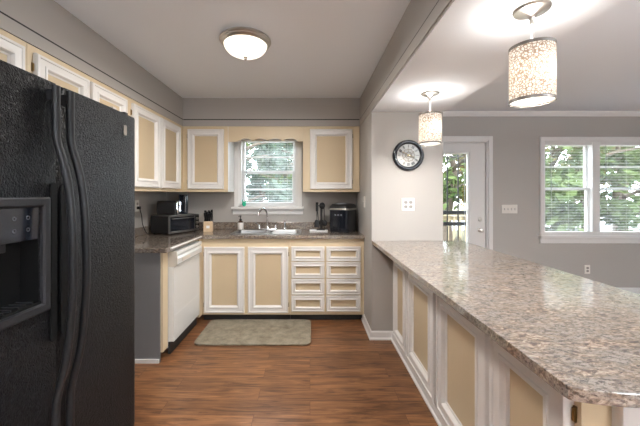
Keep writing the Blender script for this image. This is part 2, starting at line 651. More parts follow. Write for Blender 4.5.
# ------------------------------------------------------------------ windows
def blind(name, x0, x1, y, ztop, zbot, tilt, label, sp=.021, wand=True, parent=None):
    t = thing(name, label, 'window blind', ((x0 + x1) / 2, y, zbot))
    dx = (x0 + x1) / 2
    w = (x1 - x0) / 2
    H = ztop - zbot
    obj('headrail', box(-w, w, -.014, .014, H - .028, H), M['white'], t, bevel=.002)
    bm = B()
    z = .02
    while z < H - .035:
        c, s = .0115 * math.cos(tilt), .0115 * math.sin(tilt)
        v = [bm.verts.new(p) for p in ((-w + .004, -c, z - s), (w - .004, -c, z - s), (w - .004, 0, z + .0018), (-w + .004, 0, z + .0018), (w - .004, c, z + s), (-w + .004, c, z + s))]
        bm.faces.new((v[0], v[1], v[2], v[3]))
        bm.faces.new((v[3], v[2], v[4], v[5]))
        z += sp
    o = obj('slats', bm, M['blind'], t)
    sm = o.modifiers.new('solid', 'SOLIDIFY')
    sm.thickness = .0009
    obj('bottom_rail', box(-w + .004, w - .004, -.011, .011, 0, .012), M['white'], t, bevel=.002)
    bm = B()
    for q in (-w * .72, 0, w * .72):
        tube(bm, [(q, -.013, .01), (q, -.013, H - .02)], .0009, 4)
    obj('ladder_cord', bm, M['white'], t)
    if wand:
        bm = B()
        tube(bm, [(-w + .07, -.022, H - .03), (-w + .072, -.026, H * .35)], .0035, 6)
        obj('tilt_wand', bm, M['lidclear'], t)
    return t

def sash(x0, x1, y, z0, z1, muntins, parent, st=.034, th=.03):
    bm = B()
    frame_ring(bm, x1 - x0, z1 - z0, [(0, th / 2), (0, -th / 2), (st - .006, -th / 2), (st, -th / 2 + .006), (st, th / 2)], x0, z0)
    bmesh.ops.translate(bm, vec=(0, y, 0), verts=bm.verts)
    for z in muntins:
        bx(bm, x0 + st, x1 - st, y - .009, y + .009, z - .009, z + .009)
    o = obj('sash', bm, M['white'], parent)
    obj('pane', box(x0 + st - .004, x1 - st + .004, y - .002, y + .002, z0 + st - .004, z1 - st + .004), M['glass'], o)
    return o

def kitchen_window():
    x0, x1, z0, z1 = KW
    bm = B()
    # jamb lining
    bx(bm, x0 - .001, x0 + .02, BW - .001, BW + .14, z0, z1)
    bx(bm, x1 - .02, x1 + .001, BW - .001, BW + .14, z0, z1)
    bx(bm, x0, x1, BW - .001, BW + .14, z1 - .02, z1 + .001)
    bx(bm, x0, x1, BW - .001, BW + .14, z0 - .001, z0 + .015)
    t = struct('window_1', bm, M['white'])
    bm = B()
    cw = .058
    bx(bm, x0 - cw, x0, BW - .022, BW - .0005, z0, 2.115)
    bx(bm, x1, x1 + cw, BW - .022, BW - .0005, z0, 2.115)
    bx(bm, x0 - cw, x1 + cw, BW - .02, BW - .0005, z1, 2.115)
    struct('casing', bm, M['white'], t, bevel=.003)
    struct('sill', box(x0 - .085, x1 + .085, BW - .075, BW + .06, z0 - .03, z0), M['white'], t, bevel=.006)
    bm = B()
    loft(bm, [[(x, BW - .0005, z0 - .095), (x, BW - .018, z0 - .095), (x, BW - .024, z0 - .07), (x, BW - .026, z0 - .031), (x, BW - .0005, z0 - .031)] for x in (x0 - .075, x1 + .075)])
    struct('apron', bm, M['white'], t)
    sash(x0 + .02, x1 - .02, BW + .095, 1.605, z1 - .02, [1.81], t)
    sash(x0 + .02, x1 - .02, BW + .06, z0 + .015, 1.64, [1.405], t, .042)
kitchen_window()
blind('mini_blind', -.852, -.183, BW + .012, 2.03, 1.225, R(7), 'white mini blind hanging inside the kitchen window over the sink')

def dining_window():
    x0, x1, z0, z1 = W2
    xm0, xm1 = 3.765, 3.86
    bm = B()
    bx(bm, x0 - .001, x0 + .015, DW - .001, DW + .14, z0, z1)
    bx(bm, x1 - .015, x1 + .001, DW - .001, DW + .14, z0, z1)
    bx(bm, x0, x1, DW - .001, DW + .14, z1 - .015, z1 + .001)
    bx(bm, x0, x1, DW - .001, DW + .14, z0 - .001, z0 + .012)
    bx(bm, xm0, xm1, DW + .0, DW + .13, z0 + .012, z1 - .015)
    t = struct('window_2', bm, M['white'])
    bm = B()
    frame_ring(bm, x1 - x0 + .12, z1 - z0 + .06 + .01, [(0, -.0005), (0, -.018), (.008, -.024), (.05, -.018), (.06, -.012), (.06, -.0005)], x0 - .06, z0 - .01)
    bmesh.ops.translate(bm, vec=(0, DW, 0), verts=bm.verts)
    struct('casing', bm, M['white'], t)
    struct('sill', box(x0 - .075, x1 + .075, DW - .055, DW + .03, z0 - .035, z0 + .003), M['white'], t, bevel=.006)
    struct('apron', box(x0 - .06, x1 + .06, DW - .018, DW - .0005, z0 - .105, z0 - .035), M['white'], t, bevel=.004)
    for a, b in ((x0 + .015, xm0), (xm1, x1 - .015)):
        sash(a, b, DW + .1, 1.40, z1 - .015, [1.715], t, .03)
        sash(a, b, DW + .066, z0 + .012, 1.432, [], t, .034)
dining_window()
blind('mini_blind', 3.135, 3.76, DW + .02, 2.026, .83, R(2), 'white mini blind in the dining window pane nearer the door, slats fully lowered')
blind('mini_blind', 3.865, 4.58, DW + .02, 2.026, .83, R(0), 'white mini blind in the dining window pane at the right photo edge')

def added_rear_window():  # unseen window added behind the camera to bring in more daylight
    x0, x1, z0, z1 = RWN
    bm = B()
    frame_ring(bm, x1 - x0 + .1, z1 - z0 + .1, [(0, 0), (0, .02), (.05, .02), (.05, -.1), (.06, -.1), (.06, 0)][::-1], x0 - .05, z0 - .05)
    bmesh.ops.translate(bm, vec=(0, RY + .001, 0), verts=bm.verts)
    for x in (3.1,):
        bx(bm, x - .03, x + .03, RY - .1, RY - .04, z0, z1)
    t = struct('added_window_3', bm, M['white'])
    obj('pane', box(x0, x1, RY - .08, RY - .075, z0, z1), M['glass'], t)
added_rear_window()

# ------------------------------------------------------------------ exterior door
def exterior_door():
    x0, x1, z0, z1 = D1
    bm = B()
    cw = .055
    bx(bm, x0 - cw, x0, DW - .02, DW - .0005, .001, z1 + .065)
    bx(bm, x1, x1 + .055, DW - .02, DW - .0005, .001, z1 + .065)
    bx(bm, x0, x1, DW - .02, DW - .0005, z1, z1 + .065)
    bx(bm, x0, x0 + .018, DW - .001, DW + .14, .001, z1)
    bx(bm, x1 - .018, x1, DW - .001, DW + .14, .001, z1)
    bx(bm, x0, x1, DW - .001, DW + .14, z1 - .018, z1)
    t = struct('door_1', bm, M['white'], bevel=.003)
    a, b, c, d = x0 + .021, x1 - .021, .012, z1 - .021
    gx0, gx1, gz0, gz1 = 1.66, 2.115, .28, 1.885
    bm = B()
    y0, y1 = DW + .03, DW + .072
    bx(bm, a, gx0, y0, y1, c, d)
    bx(bm, gx1, b, y0, y1, c, d)
    bx(bm, gx0, gx1, y0, y1, c, gz0)
    bx(bm, gx0, gx1, y0, y1, gz1, d)
    leaf = struct('door_leaf', bm, M['white'], t)
    bm = B()
    frame_ring(bm, gx1 - gx0 + .07, gz1 - gz0 + .07, [(0, 0), (0, -.008), (.012, -.013), (.03, -.009), (.037, 0)], gx0 - .035, gz0 - .035)
    bmesh.ops.translate(bm, vec=(0, y0 + .001, 0), verts=bm.verts)
    struct('glazing_bead', bm, M['white'], leaf)
    struct('pane', box(gx0, gx1, y0 + .018, y0 + .024, gz0, gz1), M['glass'], leaf)
    # leaded glass border: came strips
    bm = B()
    for q in (.028,):
        frame_ring(bm, gx1 - gx0 - 2 * q, gz1 - gz0 - 2 * q, [(0, .004), (0, -.002), (.006, -.002), (.006, .004)], gx0 + q, gz0 + q)
    n = 14
    for i in range(n):
        z = gz0 + .03 + i * (gz1 - gz0 - .06) / (n - 1)
        for u, v in ((gx0, gx0 + .03), (gx1 - .03, gx1)):
            bx(bm, u, v, -.002, .004, z - .002, z + .002)
    for i in range(5):
        x = gx0 + .05 + i * (gx1 - gx0 - .1) / 4
        bx(bm, x - .002, x + .002, -.002, .004, gz1 - .03, gz1)
    bmesh.ops.translate(bm, vec=(0, y0 + .018, 0), verts=bm.verts)
    struct('leaded_border', bm, M['lidclear'], leaf)
    for nm, z, r in (('deadbolt', 1.005, .028), ('knob', .862, .03)):
        bm = B()
        lathe(bm, [(r, 0), (r, .006), (r * .8, .012), (.012, .014), (.012, .032), (r * .62, .04), (r * .9, .052), (r * .8, .066), (.008, .07)] if nm == 'knob' else [(r, 0), (r, .01), (r * .8, .016), (.013, .017), (.013, .026), (.002, .027)], 24)
        bmesh.ops.rotate(bm, matrix=Matrix.Rotation(PI / 2, 3, 'X'), verts=bm.verts)
        bmesh.ops.translate(bm, vec=(2.277, y0 - .0005, z), verts=bm.verts)
        struct(nm, bm, M['nickel'], leaf, smooth=40)
exterior_door()

def security_door():
    t = thing('security_door', 'black wrought iron security door seen through the glass of the white door', 'security door', (1.9, DW + .2, 0))
    bm = B()
    for x in (-.46, .44):
        bx(bm, x, x + .03, 0, .03, -.1, 2.03)
    bx(bm, -.46, .47, 0, .03, 2.0, 2.03)
    bx(bm, -.46, .47, 0, .03, -.1, .1)
    bx(bm, -.44, .45, -.002, .028, 1.06, 1.115)
    bx(bm, -.44, .45, -.002, .028, .905, .955)
    obj('frame', bm, M['iron'], t)
    bm = B()
    for i in range(-3, 4):
        x = i * .15 + .02
        if abs(x) < .44:
            bx(bm, x - .007, x + .007, .006, .02, 0, 2.0)
    obj('bars', bm, M['iron'], t)
    bm = B()
    for s in (1, -1):
        tube(bm, [(s * (.42 - .4 * k / 10), .012, 1.70 + .17 * math.sin(PI / 2 * k / 10)) for k in range(11)], .007, 6)
        for zc in (.4, .7, 1.3):
            tube(bm, [(s * (.17 + (.02 + .035 * k / 24) * math.cos(k * .45)), .012, zc + (.02 + .035 * k / 24) * math.sin(k * .45)) for k in range(25)], .005, 5)
    obj('scrollwork', bm, M['iron'], t)
security_door()

def deck():
    t = thing('deck', 'pale wooden deck floor outside the white door', 'deck', (1.9, 5.4, -.14))
    bm = B()
    for i in range(13):
        bx(bm, -1.6, 1.6, -.96 + i * .14, -.96 + i * .14 + .133, .0, .035)
    obj('boards', bm, M['deck'], t)
    t = thing('deck_railing', 'weathered wooden deck railing seen through the white door glass', 'railing', (1.9, 6.3, -.1))
    bm = B()
    bx(bm, -1.6, 1.6, -.07, .07, 1.02, 1.06)
    bx(bm, -1.6, 1.6, -.02, .02, .93, 1.01)
    bx(bm, -1.6, 1.6, -.02, .02, .1, .17)
    obj('rail', bm, M['deck'], t)
    for x in (-1.6, 0, 1.52):
        obj('post', box(x, x + .09, -.045, .045, 0, 1.02), M['deck'], t)
    bm = B()
    for i in range(26):
        x = -1.5 + i * .12
        bx(bm, x, x + .035, -.055, -.021, .1, 1.01)
    obj('balusters', bm, M['deck'], t)
deck()

# ------------------------------------------------------------------ cabinet doors, built facing -Y
DOORPROF = [(0, 0), (0, -.018), (.004, -.025), (.012, -.027), (.017, -.026), (.020, -.021), (.024, -.020), (.050, -.022), (.053, -.027), (.062, -.028), (.066, -.024), (.070, -.010), (.076, -.007), (.078, -.005), (.078, 0)]
WIDEPROF = [(d * 1.3, q * 1.15) for d, q in DOORPROF]
DRAWPROF = [(0, 0), (0, -.016), (.003, -.022), (.008, -.024), (.013, -.023), (.016, -.018), (.030, -.019), (.033, -.025), (.039, -.026), (.043, -.021), (.045, -.008), (.048, -.005), (.048, 0)]
def cab_door(parent, x0, x1, z0, z1, y=0.0, prof=DOORPROF, name='door', hinge='l'):
    bm = B()
    frame_ring(bm, x1 - x0, z1 - z0, [(d, y + q - .0005) for d, q in prof], x0, z0)
    d = obj(name, bm, M['doorwhite'], parent, smooth=35)
    i = prof[-1][0] - .004
    obj('panel', box(x0 + i, x1 - i, y - .004, y - .0005, z0 + i, z1 - i), M['tan'], d)
    if hinge and name == 'door':
        hx = x0 - .009 if hinge == 'l' else x1 + .001
        for z in (z0 + .06, z1 - .10):
            bm = B()
            bx(bm, hx, hx + .008, y - .006, y - .0005, z, z + .045)
            tube(bm, [(hx + .004, y - .008, z + .004), (hx + .004, y - .008, z + .041)], .0035, 8)
            obj('hinge', bm, M['brass'], d)
    return d

def cab_body(parent, x0, x1, d, z0, z1, mt='cream', panelgap=False):
    return obj('body', box(x0, x1, 0, d, z0, z1), M[mt], parent, bevel=.0015)

UZ0, UZ1 = 1.37, 2.118
DZ0, DZ1 = 1.402, 2.082
# left upper cabinet (two tall doors), local x -> +Y world, front -> +X world
def left_frame(name, label, y0):
    return thing(name, label, 'cabinet', (SX, y0, UZ0), PI / 2)
t = left_frame('wall_cabinet', 'cream wall cabinet with two tall white-framed doors, just beyond the refrigerator', 2.55)
obj('body', box(0, 3.958 - 2.55, 0, .318, 0, UZ1 - UZ0), M['cream'], t, bevel=.0015)
cab_door(t, 2.593 - 2.55, 3.05 - 2.55, DZ0 - UZ0, DZ1 - UZ0)
cab_door(t, 3.086 - 2.55, 3.536 - 2.55, DZ0 - UZ0, DZ1 - UZ0, hinge='r')
# over-fridge cabinets
t = thing('wall_cabinet', 'short cream cabinet with two doors above the far half of the refrigerator', 'cabinet', (SX, 1.64, 1.78), PI / 2)
obj('body', box(0, .908, 0, .318, 0, UZ1 - 1.78), M['cream'], t, bevel=.0015)
cab_door(t, 1.674 - 1.64, 2.074 - 1.64, .04, DZ1 - 1.78)
cab_door(t, 2.10 - 1.64, 2.505 - 1.64, .04, DZ1 - 1.78, hinge='r')
t = thing('wall_cabinet', 'short cream cabinet over the near half of the refrigerator, at the photo edge', 'cabinet', (SX, .73, 1.78), PI / 2)
obj('body', box(0, .908, 0, .318, 0, UZ1 - 1.78), M['cream'], t, bevel=.0015)
cab_door(t, .045, .43, .04, DZ1 - 1.78)
cab_door(t, .455, .875, .04, DZ1 - 1.78, hinge='r')
# back upper cabinets
t = thing('wall_cabinet', 'cream wall cabinet with one white-framed door left of the kitchen window', 'cabinet', (SX + .001, SY, UZ0))
o = cab_body(t, 0.0, -.938 - SX, .308, 0, UZ1 - UZ0)
obj('side_panel', box(-.938 - SX + .0005, -.938 - SX + .004, .002, .306, .002, UZ1 - UZ0 - .002), M['white'], t)
cab_door(t, -1.393 - SX, -.982 - SX, DZ0 - UZ0, DZ1 - UZ0)
t = thing('wall_cabinet', 'cream wall cabinet with one white-framed door right of the kitchen window', 'cabinet', (-.08, SY, UZ0))
cab_body(t, 0, .645, .308, 0, UZ1 - UZ0)
cab_door(t, .08, .562, DZ0 - UZ0, DZ1 - UZ0, hinge='r')

def valance():
    x0, x1 = -.932, -.081
    w = x1 - x0
    bm = B()
    zt, zb = 2.117, 1.935
    n = 96
    fr, bk = [], []
    for k, (lst, y) in enumerate(((fr, SY), (bk, SY + .018))):
        low, top = [], []
        for i in range(n + 1):
            x = x0 + w * i / n
            u = i / n
            # end lugs then three shallow arches
            if u < .13 or u > .93:
                z = zb + .008
            else:
                q = (u - .13) / .80 * 4
                z = zb + .012 + .034 * abs(math.sin(PI * q)) ** .7
            low.append(bm.verts.new((x, y, z)))
            top.append(bm.verts.new((x, y, zt)))
        lst += [low, top]
    for i in range(n):
        bm.faces.new((fr[0][i], fr[0][i + 1], fr[1][i + 1], fr[1][i]))
        bm.faces.new((bk[0][i + 1], bk[0][i], bk[1][i], bk[1][i + 1]))
        bm.faces.new((fr[0][i + 1], fr[0][i], bk[0][i], bk[0][i + 1]))
        bm.faces.new((fr[1][i], fr[1][i + 1], bk[1][i + 1], bk[1][i]))
    for i in (0, n):
        bm.faces.new((fr[0][i], fr[1][i], bk[1][i], bk[0][i]))
    o = obj('valance_board', bm, M['cream'])
    tag(o, 'cream wooden valance with scalloped lower edge bridging the two cabinets over the kitchen window', 'valance')
valance()

# ------------------------------------------------------------------ base cabinets
BF = 3.37      # face of back base cabinets
t = thing('base_cabinet', 'cream sink base cabinet with two white-framed doors under the sink', 'cabinet', (-1.135, BF, 0))
bm = B()
bx(bm, 0, .925, 0, .02, .075, .874)
bx(bm, 0, .018, .02, .57, .075, .874)
bx(bm, .907, .925, .02, .57, .075, .874)
bx(bm, .018, .907, .02, .57, .075, .093)
obj('body', bm, M['cream'], t)
obj('toe_kick', box(0.0, .925, .06, .075, .001, .075), M['kick'], t)
k = BF / 320
cab_door(t, (203.8 - 310) * .01048 + 1.135, (244.2 - 310) * .01048 + 1.135, .098, .79)
cab_door(t, (247.8 - 310) * .01048 + 1.135, (288.2 - 310) * .01048 + 1.135, .098, .79, hinge='r')
t = thing('base_cabinet', 'cream base cabinet with two columns of four white-framed drawers, against the right wall', 'cabinet', (-.208, BF, 0))
bm = B()
bx(bm, 0, .776, 0, .02, .075, .874)
bx(bm, 0, .776, .02, .57, .075, .70)
obj('body', bm, M['cream'], t)
obj('toe_kick', box(0.0, .776, .06, .075, .001, .0745), M['kick'], t)
for c0, c1 in ((291.2, 324.4), (326.4, 360.6)):
    for a, b in ((247, 261.9), (262.6, 278.9), (279.7, 295.4), (296.2, 312.2)):
        za, zb = 1.34 - (b - 194.5) * .01048, 1.34 - (a - 194.5) * .01048
        cab_door(t, (c0 - 310) * .01048 + .208, (c1 - 310) * .01048 + .208, za + .006, zb + .004, prof=DRAWPROF, name='drawer')
# left side: end cabinet with grey panel, corner filler, dishwasher
t = thing('base_cabinet', 'narrow cream cabinet end with grey side panel between refrigerator and dishwasher', 'cabinet', (LW + .001, 2.55, 0))
obj('body', box(.002, .59, .013, .105, .075, .874), M['cream'], t)
obj('side_panel', box(.002, .572, 0, .012, .001, .874), M['greypanel'], t)
obj('toe_kick', box(.002, .53, .014, .105, .001, .074), M['kick'], t)
t = thing('base_cabinet', 'blind cream corner cabinet between dishwasher and sink cabinet', 'cabinet', (LW + .001, 3.29, 0))
obj('body', box(.002, .632, .002, .66, .075, .874), M['cream'], t)
obj('toe_kick', box(.002, .56, .004, .08, .001, .074), M['kick'], t)

def dishwasher():
    t = thing('dishwasher', 'white built-in dishwasher under the counter beside the grey end panel', 'dishwasher', (-1.132, 2.662, 0), PI / 2)
    w = .62
    obj('tub', box(.004, w - .004, .045, .60, .06, .868), M['dwwhite'], t)
    bm = B()
    bx(bm, .002, w - .002, .0, .045, .115, .735)
    bx(bm, .03, w - .03, -.0015, .002, .15, .33)
    o = obj('door', bm, M['dwwhite'], t, bevel=.004)
    bm = B()
    loft(bm, [[(x, .045, .74), (x, -.008, .74), (x, -.022, .755), (x, -.024, .80), (x, -.012, .815), (x, -.012, .825), (x, -.022, .835), (x, -.020, .862), (x, .045, .862)] for x in (.014, w - .001)])
    obj('control_panel', bm, M['dwwhite'], t)
    bm = B()
    loft(bm, [[(x, .045, .738), (x, -.010, .738), (x, -.025, .754), (x, -.027, .80), (x, -.024, .835), (x, -.022, .864), (x, .045, .864)] for x in (.0, .013)])
    obj('end_cap', bm, M['dwbeige'], t)
    bm = B()
    bx(bm, .12, .30, -.0255, -.022, .765, .79)
    obj('badge', bm, M['dwbeige'], t)
    obj('kick_plate', box(.004, w - .004, .03, .05, .012, .11), M['kick'], t)
dishwasher()

# ------------------------------------------------------------------ worktops
SK = (-.86, -.10, 3.42, 3.865)   # sink cut-out
def worktop():
    t = thing('worktop', 'L-shaped granite-pattern laminate worktop along the left and back walls', 'worktop', (0, 0, 0))
    bm = B()
    e = .002
    outer = [(LW + e, 2.53), (-1.145, 2.53), (-1.135, 2.54), (-1.135, 3.33), (RW - e, 3.33), (RW - e, BW - e), (LW + e, BW - e)]
    hole = [(x, y) for x, y, z in rrect(SK[0] + .02, SK[1] - .02, SK[2] + .02, SK[3] - .02, .05, 0, 4)]
    plate_holes(bm, outer, [hole], .914, .038)
    obj('countertop', bm, M['laminate'], t, bevel=.005)
    bm = B()
    bx(bm, LW + .022, RW - e, BW - .022, BW - e, .9145, 1.0)
    bx(bm, LW + e, LW + .021, 2.53, BW - e, .9145, 1.0)
    obj('backsplash', bm, M['laminate'], t, bevel=.003)
    obj('edge_trim', box(-1.1345, -1.123, 2.60, 3.325, .897, .908), M['white'], t)
worktop()

def peninsula_top():
    pts = [(RW + .003, PF - .002), (RW + .003, .712)]
    cx, cy, r = .985, 1.30, .62
    # gently bowed end then a rounded far corner
    a0 = math.atan2(.705 - 1.215, .578 - .80)
    pts = [(RW + .003, PF - .002), (RW + .003, .722), (.575, .713), (.581, .707)]
    for i in range(1, 37):
        x = .581 + (1.30 - .581) * i / 36
        pts.append((x, .683 + (x - .73) ** 2 * (1.0 if x < .73 else .2)))
    for i in range(1, 7):
        a = -PI / 2 + i / 6 * PI / 2
        pts.append((1.30 + .105 * math.cos(a), .853 + .105 + .105 * math.sin(a) - .105))
    pts.append((1.405, PF - .002))
    bm = B()
    plate_holes(bm, pts, [], .914, .031)
    o = obj('peninsula_worktop', bm, M['laminate'], bevel=.003, seg=2)
    tag(o, 'long granite-pattern laminate peninsula worktop with bowed near end', 'worktop')
peninsula_top()

def pen_x(px):   # depth of a peninsula feature at image column px on the door plane
    return .745 * 320 / (px - 310)
def peninsula():
    ys = [(pen_x(393.4), pen_x(405.9)), (pen_x(407.4), pen_x(434.6)), (pen_x(437.2), pen_x(487.6)), (pen_x(490.6), pen_x(567.5))]
    split = (ys[1][1] + ys[2][0]) / 2
    # local x runs from far to near (-Y world); front faces -X world
    for lab, ya, yb, doors in (
            ('cream peninsula base cabinet with two white-framed doors, at the pier end', PF - .003, split + .016, ys[:2]),
            ('cream peninsula base cabinet with two white-framed doors, at the near bowed end', split - .016, .903, ys[2:])):
        t = thing('base_cabinet', lab, 'cabinet', (CX, ya, 0), -PI / 2)
        L = ya - yb
        obj('body', box(0, L, .001, .48, .078, .8815), M['cream'], t)
        obj('plinth', box(.002, L - .002, .002, .46, .001, .0775), M['cream'], t)
        for i, (a, b) in enumerate(doors):
            cab_door(t, ya - a, ya - b, .088, .786, hinge='r' if i else 'l', prof=DOORPROF if i == 0 and yb > 1.5 else WIDEPROF)
        if yb < 1:
            # near-end face: one more white-framed door facing the camera side
            bm = B()
            frame_ring(bm, .36, .70, WIDEPROF, .0, 0)
            bmesh.ops.rotate(bm, matrix=Matrix.Rotation(PI / 2, 3, 'Z'), verts=bm.verts)
            bmesh.ops.translate(bm, vec=(L + .001, .085, .088), verts=bm.verts)
            d = obj('door', bm, M['doorwhite'], t, smooth=35)
            obj('panel', box(L + .001, L + .007, .085 + .095, .085 + .36 - .095, .183, .693), M['tan'], d)
peninsula()

# ------------------------------------------------------------------ sink and faucet
def sink():
    t = thing('kitchen_sink', 'double bowl stainless steel sink set into the back worktop', 'sink', ((SK[0] + SK[1]) / 2, (SK[2] + SK[3]) / 2, .914))
    w, d = (SK[1] - SK[0]) / 2, (SK[3] - SK[2]) / 2
    bowls = [(-w + .03, -.018, -d + .03, d - .085), (.018, w - .03, -d + .03, d - .085)]
    bm = B()
    plate_holes(bm, [(x, y) for x, y, z in rrect(-w, w, -d, d, .03, 0)], [[(x, y) for x, y, z in rrect(*b, .04, 0)] for b in bowls], .0065, .006)
    obj('rim', bm, M['steel'], t, bevel=.002)
    for b in bowls:
        bm = B()
        rings = []
        for ins, z, r in ((0, .006, .04), (.004, -.004, .04), (.012, -.14, .045), (.03, -.165, .05), (.06, -.17, .05)):
            rings.append(rrect(b[0] + ins, b[1] - ins, b[2] + ins, b[3] - ins, r, z))
        loft(bm, rings, False, True)
        o = obj('bowl', bm, M['steel'], t, smooth=50)
        bm = B()
        lathe(bm, [(.042, 0), (.04, .004), (.03, .002), (.01, .001)], 20, ((b[0] + b[1]) / 2, (b[2] + b[3]) / 2, -.17))
        obj('drain', bm, M['chrome'], o, smooth=40)
sink()

def faucet():
    t = thing('faucet', 'chrome gooseneck faucet with two handles on the sink rim', 'faucet', (-.51, 3.825, .9205))
    bm = B()
    rings = [rrect(-.12 + i, .12 - i, -.025 + i, .025 - i, .024 - i, z) for i, z in ((0, 0), (0, .008), (.004, .014))]
    loft(bm, rings)
    obj('deck_plate', bm, M['chrome'], t, smooth=40)
    bm = B()
    tube(bm, bez([(0, 0, .012), (0, 0, .10), (-.002, -.005, .19), (-.022, -.045, .245), (-.05, -.10, .25), (-.075, -.145, .215), (-.08, -.155, .19)], 6), .0105, 12)
    lathe(bm, [(.02, .012), (.018, .04), (.012, .05)], 16)
    tube(bm, [(-.0795, -.1535, .197), (-.0815, -.157, .178)], .0135, 12)
    obj('spout', bm, M['chrome'], t, smooth=40)
    for s in (-1, 1):
        bm = B()
        lathe(bm, [(.02, .013), (.019, .035), (.013, .045), (.014, .058), (.004, .062)], 16, (s * .098, 0, 0))
        tube(bm, [(s * .098, 0, .052), (s * .12, -.012, .075), (s * .14, -.02, .09)], [.007, .006, .005], 8)
        obj('handle', bm, M['chrome'], t, smooth=40)
    t = thing('sink_sprayer', 'chrome hand sprayer standing on the sink rim right of the faucet', 'sprayer', (-.30, 3.825, .9205))
    bm = B()
    lathe(bm, [(.02, 0), (.018, .02), (.012, .026)], 16)
    obj('base', bm, M['chrome'], t, smooth=40)
    bm = B()
    lathe(bm, [(.010, .026), (.011, .06), (.015, .085), (.016, .11), (.006, .116)], 16)
    obj('spray_head', bm, M['chrome'], t, smooth=40)
faucet()

def soap():
    t = thing('soap_bottle', 'small soap bottle with white label and black pump left of the sink', 'bottle', (-.822, 3.79, .9205))
    bm = B()
    lathe(bm, [(.028, 0), (.033, .006), (.033, .085), (.026, .102), (.013, .11), (.013, .118)], 20)
    obj('bottle_body', bm, M['soapdark'], t, smooth=40)
    bm = B()
    lathe(bm, [(.0338, .008), (.0338, .088)], 20, cap0=False, cap1=False)
    obj('paper_label', bm, M['soap'], t, smooth=40)
    bm = B()
    lathe(bm, [(.015, .112), (.015, .13), (.006, .132), (.005, .158), (.011, .16), (.011, .17), (.002, .172)], 16)
    tube(bm, [(0, 0, .165), (-.012, -.03, .166), (-.013, -.036, .158)], .0045, 8)
    obj('pump', bm, M['plastic_black'], t, smooth=40)
soap()

def green_scrubber():
    t = thing('green_hanger', 'small bright green plastic ornament stuck in the lower left corner of the kitchen window', 'window ornament', (-.812, BW - .017, 1.192))
    bm = B()
    rings = []
    for q in range(9):
        a = PI * q / 8
        r = math.sin(a) * .026 + .0005
        rings.append([(r * math.cos(2 * PI * i / 14) * .95, r * math.sin(2 * PI * i / 14) * .45, .03 - .03 * math.cos(a)) for i in range(14)])
    loft(bm, rings)
    obj('body', bm, M['green'], t, smooth=60)
    bm = B()
    for s in (-1, 1):
        tube(bm, bez([(s * .006, 0, .055), (s * .020, 0, .068), (s * .016, 0, .086)], 4), [.006] * 4 + [.005] * 4 + [.002], 8)
    obj('leaf_tip', bm, M['green'], t, smooth=60)
green_scrubber()

# ------------------------------------------------------------------ counter appliances
def toaster_oven():
    ux = math.atan2(.91, .41)
    t = thing('toaster_oven', 'black and silver toaster oven standing askew in the worktop corner', 'toaster oven', (-1.465, 3.325, .9145), ux)
    w, d, h = .43, .275, .205
    # local x along the front, local +y away into the corner
    bm = B()
    bx(bm, 0, w, .012, d, .014, h - .006)
    obj('body', bm, M['plastic_black'], t, bevel=.008)
    obj('top_plate', box(.002, w - .002, .004, d - .004, h - .007, h), M['steel'], t, bevel=.002)
    bm = B()
    bx(bm, .0, w, .0, .014, .014, .036)
    bx(bm, .0, .018, .0, .014, .036, h - .006)
    bx(bm, .36, .366, .0, .014, .036, h - .006)
    bx(bm, .0, w, .0, .014, h - .02, h - .006)
    obj('front_frame', bm, M['steel'], t, bevel=.001)
    obj('glass_door', box(.018, .36, .004, .012, .036, h - .02), M['gloss_black'], t)
    bm = B()
    tube(bm, [(.03, -.018, h - .036), (.348, -.018, h - .036)], .006, 10)
    for x in (.04, .338):
        tube(bm, [(x, .004, h - .036), (x, -.018, h - .036)], .005, 8)
    obj('door_handle', bm, M['steel'], t, smooth=40)
    obj('control_panel', box(.366, w, .003, .013, .036, h - .02), M['plastic_black'], t)
    for z in (.06, .105, .15):
        bm = B()
        lathe(bm, [(.016, 0), (.015, .012), (.012, .016)], 16)
        bmesh.ops.rotate(bm, matrix=Matrix.Rotation(PI / 2, 3, 'X'), verts=bm.verts)
        bmesh.ops.translate(bm, vec=(.398, .003, z), verts=bm.verts)
        obj('knob', bm, M['nickel'], t, smooth=40)
    for x in (.03, w - .03):
        for y in (.03, d - .03):
            bm = B()
            lathe(bm, [(.012, 0), (.014, .0145)], 12, (x, y, 0))
            obj('foot', bm, M['plastic_black'], t)
    return ux, Vector((-1.465, 3.325, .9145 + h))
ux, tl = toaster_oven()
def onto(x, y, dz=.0005):
    c, s = math.cos(ux), math.sin(ux)
    return (tl.x + c * x - s * y, tl.y + s * x + c * y, tl.z + dz)
def toaster():
    p = onto(.12, .135)
    t = thing('toaster', 'black two-slot toaster with chrome ends on top of the toaster oven', 'toaster', p, R(8))
    bm = B()
    loft(bm, [[(x, yy, zz) for yy, zz in ((-.07, .008), (-.073, .06), (-.07, .13), (-.055, .15), (.055, .15), (.07, .13), (.073, .06), (.07, .008))] for x in (-.105, .085)])
    obj('body', bm, M['plastic_black'], t, bevel=.006)
    bm = B()
    loft(bm, [[(x, yy, zz) for yy, zz in ((-.068, .0), (-.071, .06), (-.067, .13), (-.053, .146), (.053, .146), (.067, .13), (.071, .06), (.068, .0))] for x in (.086, .108)])
    obj('end_plate', bm, M['chrome'], t, bevel=.006)
    bm = B()
    for y in (-.03, .012):
        bx(bm, -.085, .07, y, y + .018, .147, .1515)
    obj('slots', bm, M['gasket'], t)
    bm = B()
    bx(bm, .108, .126, -.045, -.02, .09, .105)
    bx(bm, .108, .111, -.037, -.028, .03, .12)
    obj('lever', bm, M['plastic_black'], t, bevel=.002)
toaster()
